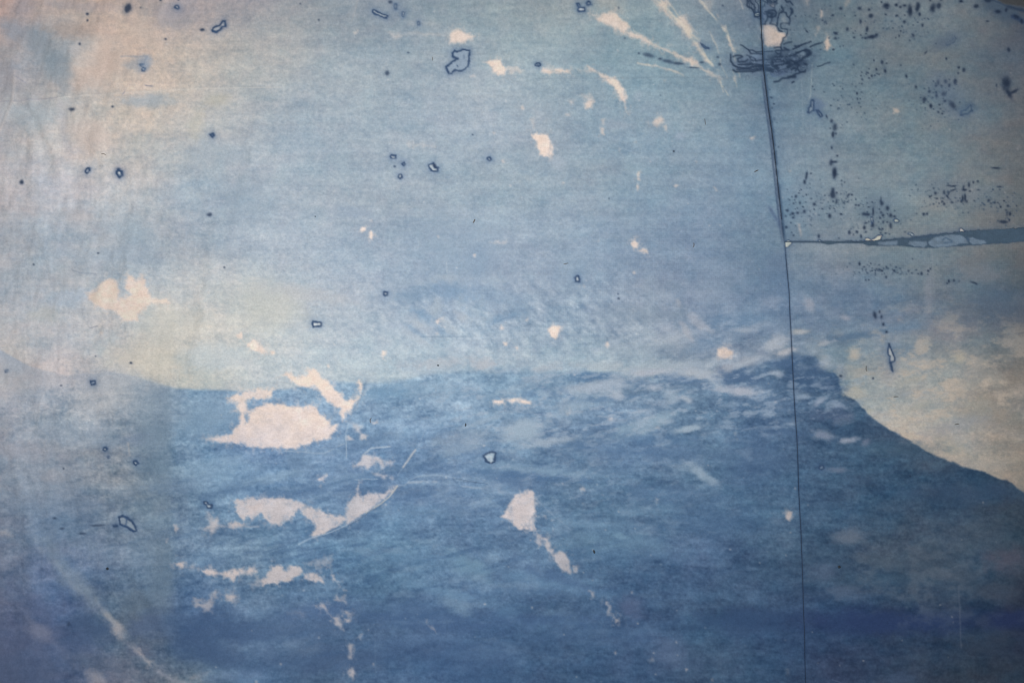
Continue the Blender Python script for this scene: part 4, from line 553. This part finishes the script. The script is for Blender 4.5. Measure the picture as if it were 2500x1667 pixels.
RES('360,400 480,390 620,370 620,440 480,440 370,440'); RES('790,380 880,385 1020,390 1030,430 980,470 860,455 770,430'); RES('1040,390 1150,330 1330,300 1480,300 1560,340 1600,410 1480,420 1400,450 1260,465 1130,470 1060,440'); RES('1590,330 1700,350 1820,380 1860,410 1780,430 1650,430 1610,390')
LN('g','1240,370 1280,340 1370,380 1370,400 1260,410',2.6,(70,90,112),.85); LN('g','1570,340 1590,380',2.6,(64,84,108),.85); LN('g','880,330 1050,320 1150,300 1250,290',5,(58,76,98),.7,brk=.4); LN('g','780,360 880,330',3,(58,76,98),.7)
Cgap = C.copy(); LB = LBK; C[...] = np.where(GP[..., None], CG, C)
def FL(s, t='g', col=(208, 192, 178), rim=1.2):     # pale torn flakes at the cut edge
    R(t, s, rim, paper_at(s, t, col), 1.0, halo=.15, hr=6, wob=2, name='torn_flake', z=.4, al=.85)
def paper_at(s, t, col):
    return col
FL('150,385 180,350 210,345 250,370 300,350 350,310 415,300 400,325 380,370 300,388 200,388'); FL('1465,265 1465,215 1490,215 1550,260'); FL('565,90 600,85 640,110 620,130 575,125',col=(176,182,172)); FL('765,290 770,268 810,268 850,300 840,320 810,318 800,290',col=(160,172,178)); FL('255,60 270,55 275,70 290,120 265,150 262,100',col=(176,184,184))
FL('205,660 240,643 265,660 262,680 225,708 205,705',t='b4',col=(176,182,176)); FL('495,648 515,642 535,660 505,660',t='b4',col=(176,184,186)); FL('822,655 838,652 842,662 825,664',t='b4',col=(190,196,190))

# ------------------------------------------------------------------ print tone -> surface colour (lamp divided out)
def to_albedo(img):
    lin = s2l(img); den = KEY/(1+((XX-LX)**2+(YY-LY)**2)/LH**2)**2+AMB
    return np.clip(lin/den[..., None], .004, .88).astype(np.float32)
ALB = to_albedo(C); ALBG = to_albedo(Cgap)
HT = (reg(1750, 700, 420, 200, 3)+reg(2350, 560, 260, 260, 3)+reg(1400, 850, 300, 120)).clip(0, 1).astype(np.float32)

def sample(A, x, y):
    gx = np.clip((x-X0)/ST, 0, NX-1.001); gy = np.clip((y-Y0)/ST, 0, NY-1.001)
    xi = gx.astype(int); yi = gy.astype(int); fx = gx-xi; fy = gy-yi
    if A.ndim == 3: fx = fx[..., None]; fy = fy[..., None]
    return (A[yi, xi]*(1-fx)+A[yi, xi+1]*fx)*(1-fy)+(A[yi+1, xi]*(1-fx)+A[yi+1, xi+1]*fx)*fy

# ------------------------------------------------------------------ materials
def nodes(name):
    m = bpy.data.materials.new(name); m.use_nodes = True; nt = m.node_tree
    return m, nt, nt.nodes["Principled BSDF"]
def mat_print():
    m, nt, b = nodes("weathered_print"); N = nt.nodes.new; L = nt.links.new
    at = N('ShaderNodeAttribute'); at.attribute_name = 'print_colour'
    tc = N('ShaderNodeTexCoord'); geo = N('ShaderNodeNewGeometry')
    def noise(sc, sz, det=3, rough=.6):
        mp = N('ShaderNodeMapping'); mp.inputs['Scale'].default_value = sz; L(geo.outputs['Position'], mp.inputs[0])
        n = N('ShaderNodeTexNoise'); n.inputs['Scale'].default_value = sc; n.inputs['Detail'].default_value = det; n.inputs['Roughness'].default_value = rough
        L(mp.outputs[0], n.inputs['Vector']); return n.outputs['Fac']
    def ma(op, a, b_=None, c=None):
        k = N('ShaderNodeMath'); k.operation = op
        for i, v in enumerate((a, b_, c)):
            if v is None: continue
            if isinstance(v, (int, float)): k.inputs[i].default_value = v
            else: L(v, k.inputs[i])
        return k.outputs[0]
    n1 = noise(900, (1, 1, .35)); n2 = noise(900, (.25, 1, 1)); n3 = noise(420, (1, 1, 1), 4, .7)
    g = ma('ADD', ma('MULTIPLY_ADD', n1, .34, -.17), ma('MULTIPLY_ADD', n2, .26, -.13))
    g = ma('ADD', g, ma('MULTIPLY_ADD', n3, .38, -.19))
    # halftone dots of the print
    sep = N('ShaderNodeSeparateXYZ'); L(geo.outputs['Position'], sep.inputs[0])
    k = 2*math.pi/(6.4*S)
    u = ma('ADD', sep.outputs[0], sep.outputs[2]); v = ma('SUBTRACT', sep.outputs[0], sep.outputs[2])
    dots = ma('MULTIPLY', ma('SINE', ma('MULTIPLY', u, k*.71)), ma('SINE', ma('MULTIPLY', v, k*.71)))
    g = ma('ADD', g, ma('MULTIPLY', ma('MULTIPLY', dots, at.outputs['Alpha']), .05))
    g = ma('ADD', g, 1.0)
    vm = N('ShaderNodeVectorMath'); vm.operation = 'SCALE'; L(at.outputs['Color'], vm.inputs[0]); L(g, vm.inputs['Scale'])
    L(vm.outputs[0], b.inputs['Base Color'])
    b.inputs['Roughness'].default_value = .62; b.inputs['Specular IOR Level'].default_value = .18
    bp = N('ShaderNodeBump'); bp.inputs['Strength'].default_value = .22; bp.inputs['Distance'].default_value = .0004
    L(ma('ADD', n1, n2), bp.inputs['Height']); L(bp.outputs[0], b.inputs['Normal'])
    return m
MP = mat_print()
def mat_plain(name, col, rough=.8, var=.25, sc=60):
    m, nt, b = nodes(name); N = nt.nodes.new; L = nt.links.new
    n = N('ShaderNodeTexNoise'); n.inputs['Scale'].default_value = sc; n.inputs['Detail'].default_value = 6
    r = N('ShaderNodeValToRGB'); L(n.outputs['Fac'], r.inputs[0])
    r.color_ramp.elements[0].position = .3; r.color_ramp.elements[1].position = .7
    r.color_ramp.elements[0].color = (*[c*(1-var) for c in col], 1); r.color_ramp.elements[1].color = (*[c*(1+var) for c in col], 1)
    L(r.outputs[0], b.inputs['Base Color']); b.inputs['Roughness'].default_value = rough; return m
MW = mat_plain("dark_backing", (.05, .075, .12)); MF = mat_plain("brown_fibre", (.10, .07, .045), .6); MGR = mat_plain("dark_grit", (.035, .045, .06), .7, .4, 900); ME = mat_plain("sheet_edge", (.10, .13, .17))

# ------------------------------------------------------------------ meshes
col_ = scn.collection
def mesh_obj(name, co, quads, mat, parent=None, colr=None, smooth=True):
    me = bpy.data.meshes.new(name); nv, nf = len(co), len(quads)
    me.vertices.add(nv); me.vertices.foreach_set('co', np.asarray(co, np.float32).ravel())
    me.loops.add(nf*4); me.loops.foreach_set('vertex_index', np.asarray(quads, np.int32).ravel())
    me.polygons.add(nf); me.polygons.foreach_set('loop_start', np.arange(nf, dtype=np.int32)*4)
    me.polygons.foreach_set('use_smooth', np.full(nf, smooth, bool))
    if colr is not None:
        at = me.color_attributes.new('print_colour', 'FLOAT_COLOR', 'POINT')
        at.data.foreach_set('color', colr.astype(np.float32).ravel())
    me.update(calc_edges=True); me.materials.append(mat)
    o = bpy.data.objects.new(name, me); col_.objects.link(o)
    if parent is not None: o.parent = parent
    return o
def tag(o, label=None, cat=None, group=None, kind=None):
    if label: o['label'] = label
    if cat: o['category'] = cat
    if group: o['group'] = group
    if kind: o['kind'] = kind
    return o
def build_sheet(name, PX, PY, alb, lbl, z0, thick):
    """PX,PY: plan coordinates of a curvilinear grid. Worn patches, flakes and spots become parts of their own."""
    ny, nx = PX.shape
    z = sample(H, PX, PY)*1e-3+z0
    co = np.stack([(PX-CX)*S, -z, (CY-PY)*S+1.5], -1).reshape(-1, 3)
    c = np.concatenate([sample(alb, PX, PY), sample(HT, PX, PY)[..., None]], -1).reshape(-1, 4)
    mx = (PX[:-1, :-1]+PX[1:, 1:])/2; my = (PY[:-1, :-1]+PY[1:, 1:])/2
    li = lbl[np.clip(np.rint((my-Y0)/ST).astype(int), 0, NY-1), np.clip(np.rint((mx-X0)/ST).astype(int), 0, NX-1)].ravel()
    idx = np.arange(ny*nx).reshape(ny, nx)
    Q = np.stack([idx[:-1, :-1], idx[1:, :-1], idx[1:, 1:], idx[:-1, 1:]], -1).reshape(-1, 4)
    order = np.argsort(li, kind='stable'); ls = li[order]
    ids, st = np.unique(ls, return_index=True); en = np.append(st[1:], len(ls))
    groups = {int(i): Q[order[a:b]] for i, a, b in zip(ids, st, en)}
    small = [i for i in groups if i and len(groups[i]) < 4]
    for i in small: groups[0] = np.concatenate([groups[0], groups.pop(i)])
    def sub(nm, q, parent):
        u, inv = np.unique(q.ravel(), return_inverse=True)
        return mesh_obj(nm, co[u], inv.reshape(-1, 4), MP, parent, c[u])
    # body: printed face plus the turned-back cut edge
    root = sub(name, groups.pop(0), None)
    bo = np.concatenate([idx[0, :], idx[1:, -1], idx[-1, -2::-1], idx[-2:0:-1, 0]]); n = len(bo)
    top = co[bo]; low = top.copy(); low[:, 1] = -(z0-thick)
    q = np.array([[i, (i+1) % n, n+(i+1) % n, n+i] for i in range(n)])
    mesh_obj('cut_edge', np.concatenate([top, low]), q, ME, root, None, False)
    made = {}
    for i in sorted(groups):
        nm, par, lb = PARTS[i]
        if nm == 'dark_rim': continue
        made[i] = sub(nm, groups[i], root)
        if nm == 'mould_specks': made[i]['kind'] = 'stuff'
        if lb: made[i]['label'] = lb
    for i in sorted(groups):
        nm, par, lb = PARTS[i]
        if nm == 'dark_rim': sub(nm, groups[i], made.get(par, root))
    return root
def axis(a, b, lo, hi, st):     # fine inside the view, coarse in the margin
    out = [a]; v = a
    while v < b-1e-6:
        v += st if lo-6 <= v <= hi+6 else st*6
        out.append(min(v, b))
    return np.array(out)
xl = axis(-160, 0, 0, 0, 1e9)
FS = 2.1
tx = axis(-160, 1900, -2, 1900, FS); ty = axis(-130, 1800, -2, 1669, FS)
U = (tx+160)/2060.0
PYl, _ = np.meshgrid(ty, tx, indexing='ij'); sx = seam_x(ty)-.9-.5*sst(605, 590, ty)
PXl = -160+(sx[:, None]+160)*U[None, :]
left_sheet = build_sheet('printed_sheet', PXl, PYl, ALB, LB, .0015, .001)
tag(left_sheet, 'large faded blue printed sheet left of the upright seam, with cream worn patches', 'poster sheet')
tx2 = axis(1900, 2660, 1900, 2502, FS); V = (tx2-1900)/760.0
def right(ylo, yhi, nominal):
    n = nominal; t = (n-n[0])/(n[-1]-n[0])
    ya = ylo(tx2) if callable(ylo) else np.full(len(tx2), float(ylo)); yb = yhi(tx2) if callable(yhi) else np.full(len(tx2), float(yhi))
    PY = ya[None, :]+(yb-ya)[None, :]*t[:, None]
    sxr = seam_x(PY[:, 0])+.9+.5*sst(605, 590, PY[:, 0]); PX = sxr[:, None]+(2660-sxr)[:, None]*V[None, :]
    for _ in range(2):
        ya = ylo(PX) if callable(ylo) else ylo; yb = yhi(PX) if callable(yhi) else yhi
        PY = ya+(yb-ya)*t[:, None]
    return PX, PY
PX, PY = right(-130, yu, axis(-130, 590, -2, 590, FS))
ur = build_sheet('printed_sheet', PX, PY, ALB, LB, .0009, .0008)
tag(ur, 'grey-blue printed sheet in the upper right, speckled with dark mould spots', 'poster sheet')
PX, PY = right(yl, 1800, axis(593, 1800, 593, 1669, FS))
lr = build_sheet('printed_sheet', PX, PY, ALB, LB, .0009, .0008)
tag(lr, 'dark blue printed sheet in the lower right, showing the mountain slope against a pale sky', 'poster sheet')
gx = np.arange(1905, 2661, 2.2); gy = np.arange(536, 622, 2.2); PYg, PXg = np.meshgrid(gy, gx, indexing='ij')
Hs = H; H = Hs*0
gp = build_sheet('backing_strip', PXg, PYg, ALBG, LBG, -.0002, .0006)
H = Hs
tag(gp, 'slate blue backing strip showing in the widening gap between the two right-hand sheets', 'backing strip')
import bmesh
bm = bmesh.new(); bmesh.ops.create_grid(bm, x_segments=8, y_segments=6, size=.5)
for v in bm.verts: v.co = Vector((v.co.x*2.2, 0.0025, v.co.y*1.8+1.5))
me = bpy.data.meshes.new('wall'); bm.to_mesh(me); bm.free(); me.materials.append(MW)
wo = bpy.data.objects.new('wall', me); col_.objects.link(wo); wo['kind'] = 'structure'

# ------------------------------------------------------------------ loose bits lying on the sheets
def surf(x, y):
    base = .0015 if x < seam_x(np.array([y]))[0] else .0009
    return base+float(sample(H, np.array([x]), np.array([y]))[0])*1e-3
def fibre(pts, rad, label):
    bm = bmesh.new(); P_ = [Vector(wpos(x, y, surf(x, y)+rad*S*1.1)) for x, y in pts]; rings = []
    Q_ = []
    for i in range(len(P_)-1):
        for k in range(3): Q_.append(P_[i].lerp(P_[i+1], k/3))
    Q_.append(P_[-1])
    for i, p in enumerate(Q_):
        d = (Q_[min(i+1, len(Q_)-1)]-Q_[max(i-1, 0)]).normalized(); u = Vector((0, 1, 0)); v = d.cross(u).normalized()
        r = rad*S*(.45+.55*math.sin(math.pi*(i+.5)/len(Q_)))
        rings.append([bm.verts.new(p+(u*math.sin(a)+v*math.cos(a))*r) for a in [j*math.pi/3 for j in range(6)]])
    for a, b in zip(rings, rings[1:]):
        for j in range(6): bm.faces.new((a[j], a[(j+1) % 6], b[(j+1) % 6], b[j]))
    bm.faces.new(rings[0]); bm.faces.new(rings[-1][::-1])
    me = bpy.data.meshes.new('fibre'); bm.to_mesh(me); bm.free(); me.materials.append(MF)
    o = bpy.data.objects.new('fibre', me); col_.objects.link(o); return tag(o, label, 'fibre', 'stray fibres on the sheets')
fibre(T('c2','1048,725 1038,740 1036,758 1042,772'), .9, 'curved red-brown fibre beside a small worn patch right of the long crease')
fibre(T('b3','1650,668 1655,682 1652,698 1645,710'), .9, 'short curved brown fibre on plain blue print left of the upright seam')
fibre(T('a3','2190,1535 2205,1527 2225,1518'), 1.1, 'short slanting brown fibre close left of the upright seam')
fibre(T('b2','1952,492 1962,475 1968,460'), 1.4, 'short dark slanting fibre on the pale blue middle of the large sheet')
fibre(T('a1','915,1378 935,1375 955,1388'), .8, 'thin brown fibre on the pale upper left of the large sheet')
fibre(T('a2','1591,515 1592,550'), .7, 'fine upright black fibre left of the big dark-rimmed flake')
fibre(T('c4','925,265 922,295 930,315'), .8, 'thin dark fibre left of the tall narrow flake on the lower right sheet')
fibre(T('c4','1710,786 1750,780'), .8, 'thin dark level fibre in the pale sky of the lower right sheet')
fibre(T('c4','1165,540 1205,538'), .8, 'thin dark level fibre below the tall narrow flake on the lower right sheet')
fibre(T('a3','1750,1060 1758,1115'), .7, 'faint upright fibre below the slanting cream scratch near the seam')
fibre(T('b3','495,858 535,850'), .8, 'thin level fibre above the round dark-rimmed flake in the middle right of the large sheet')
def grit(x, y, rx, ry, ang, label):
    bm = bmesh.new(); bmesh.ops.create_icosphere(bm, subdivisions=2, radius=1)
    r = np.random.RandomState(int(x)); a = math.radians(ang)
    for v in bm.verts:
        q = v.co*(1+r.uniform(-.22, .22)); u, w2 = q.x*rx*S, q.z*ry*S
        v.co = Vector((u*math.cos(a)+w2*math.sin(a), q.y*min(rx, ry)*S*.6, -u*math.sin(a)+w2*math.cos(a)))
    me = bpy.data.meshes.new('grit'); bm.to_mesh(me); bm.free(); me.materials.append(MGR)
    o = bpy.data.objects.new('grit', me); col_.objects.link(o); o.location = wpos(x, y, surf(x, y)+min(rx, ry)*S*.4)
    return tag(o, label, 'grit', 'crumbs of grit on the sheets')
for t, s, rx, ry, an, lb in (('c2','1640,261',2.4,2.2,0,'dark crumb of grit on pale sky just above the printed ridge line'),
  ('c2','1885,790',2.0,4.2,0,'dark upright crumb of grit above the heart-shaped dark-rimmed flake'),
  ('d3','765,392',2.6,5.0,-20,'dark slanting crumb of grit on the blue slope right of the lilac worn patches'),
  ('d1','960,546',3.4,3.2,0,'dark crumb of grit below the big dark-rimmed flake at the lower left'),
  ('d4','682,528',3.6,3.4,0,'dark crumb of grit on the deep blue lower right sheet'),
  ('a3','1476,1350',1.8,1.8,0,'tiny black crumb of grit on plain blue print in the upper middle right'),
  ('b2','551,436',1.5,1.5,0,'tiny black crumb of grit on the pale blue left middle of the large sheet')):
    (x, y), = T(t, s); grit(x, y, rx, ry, an, lb)
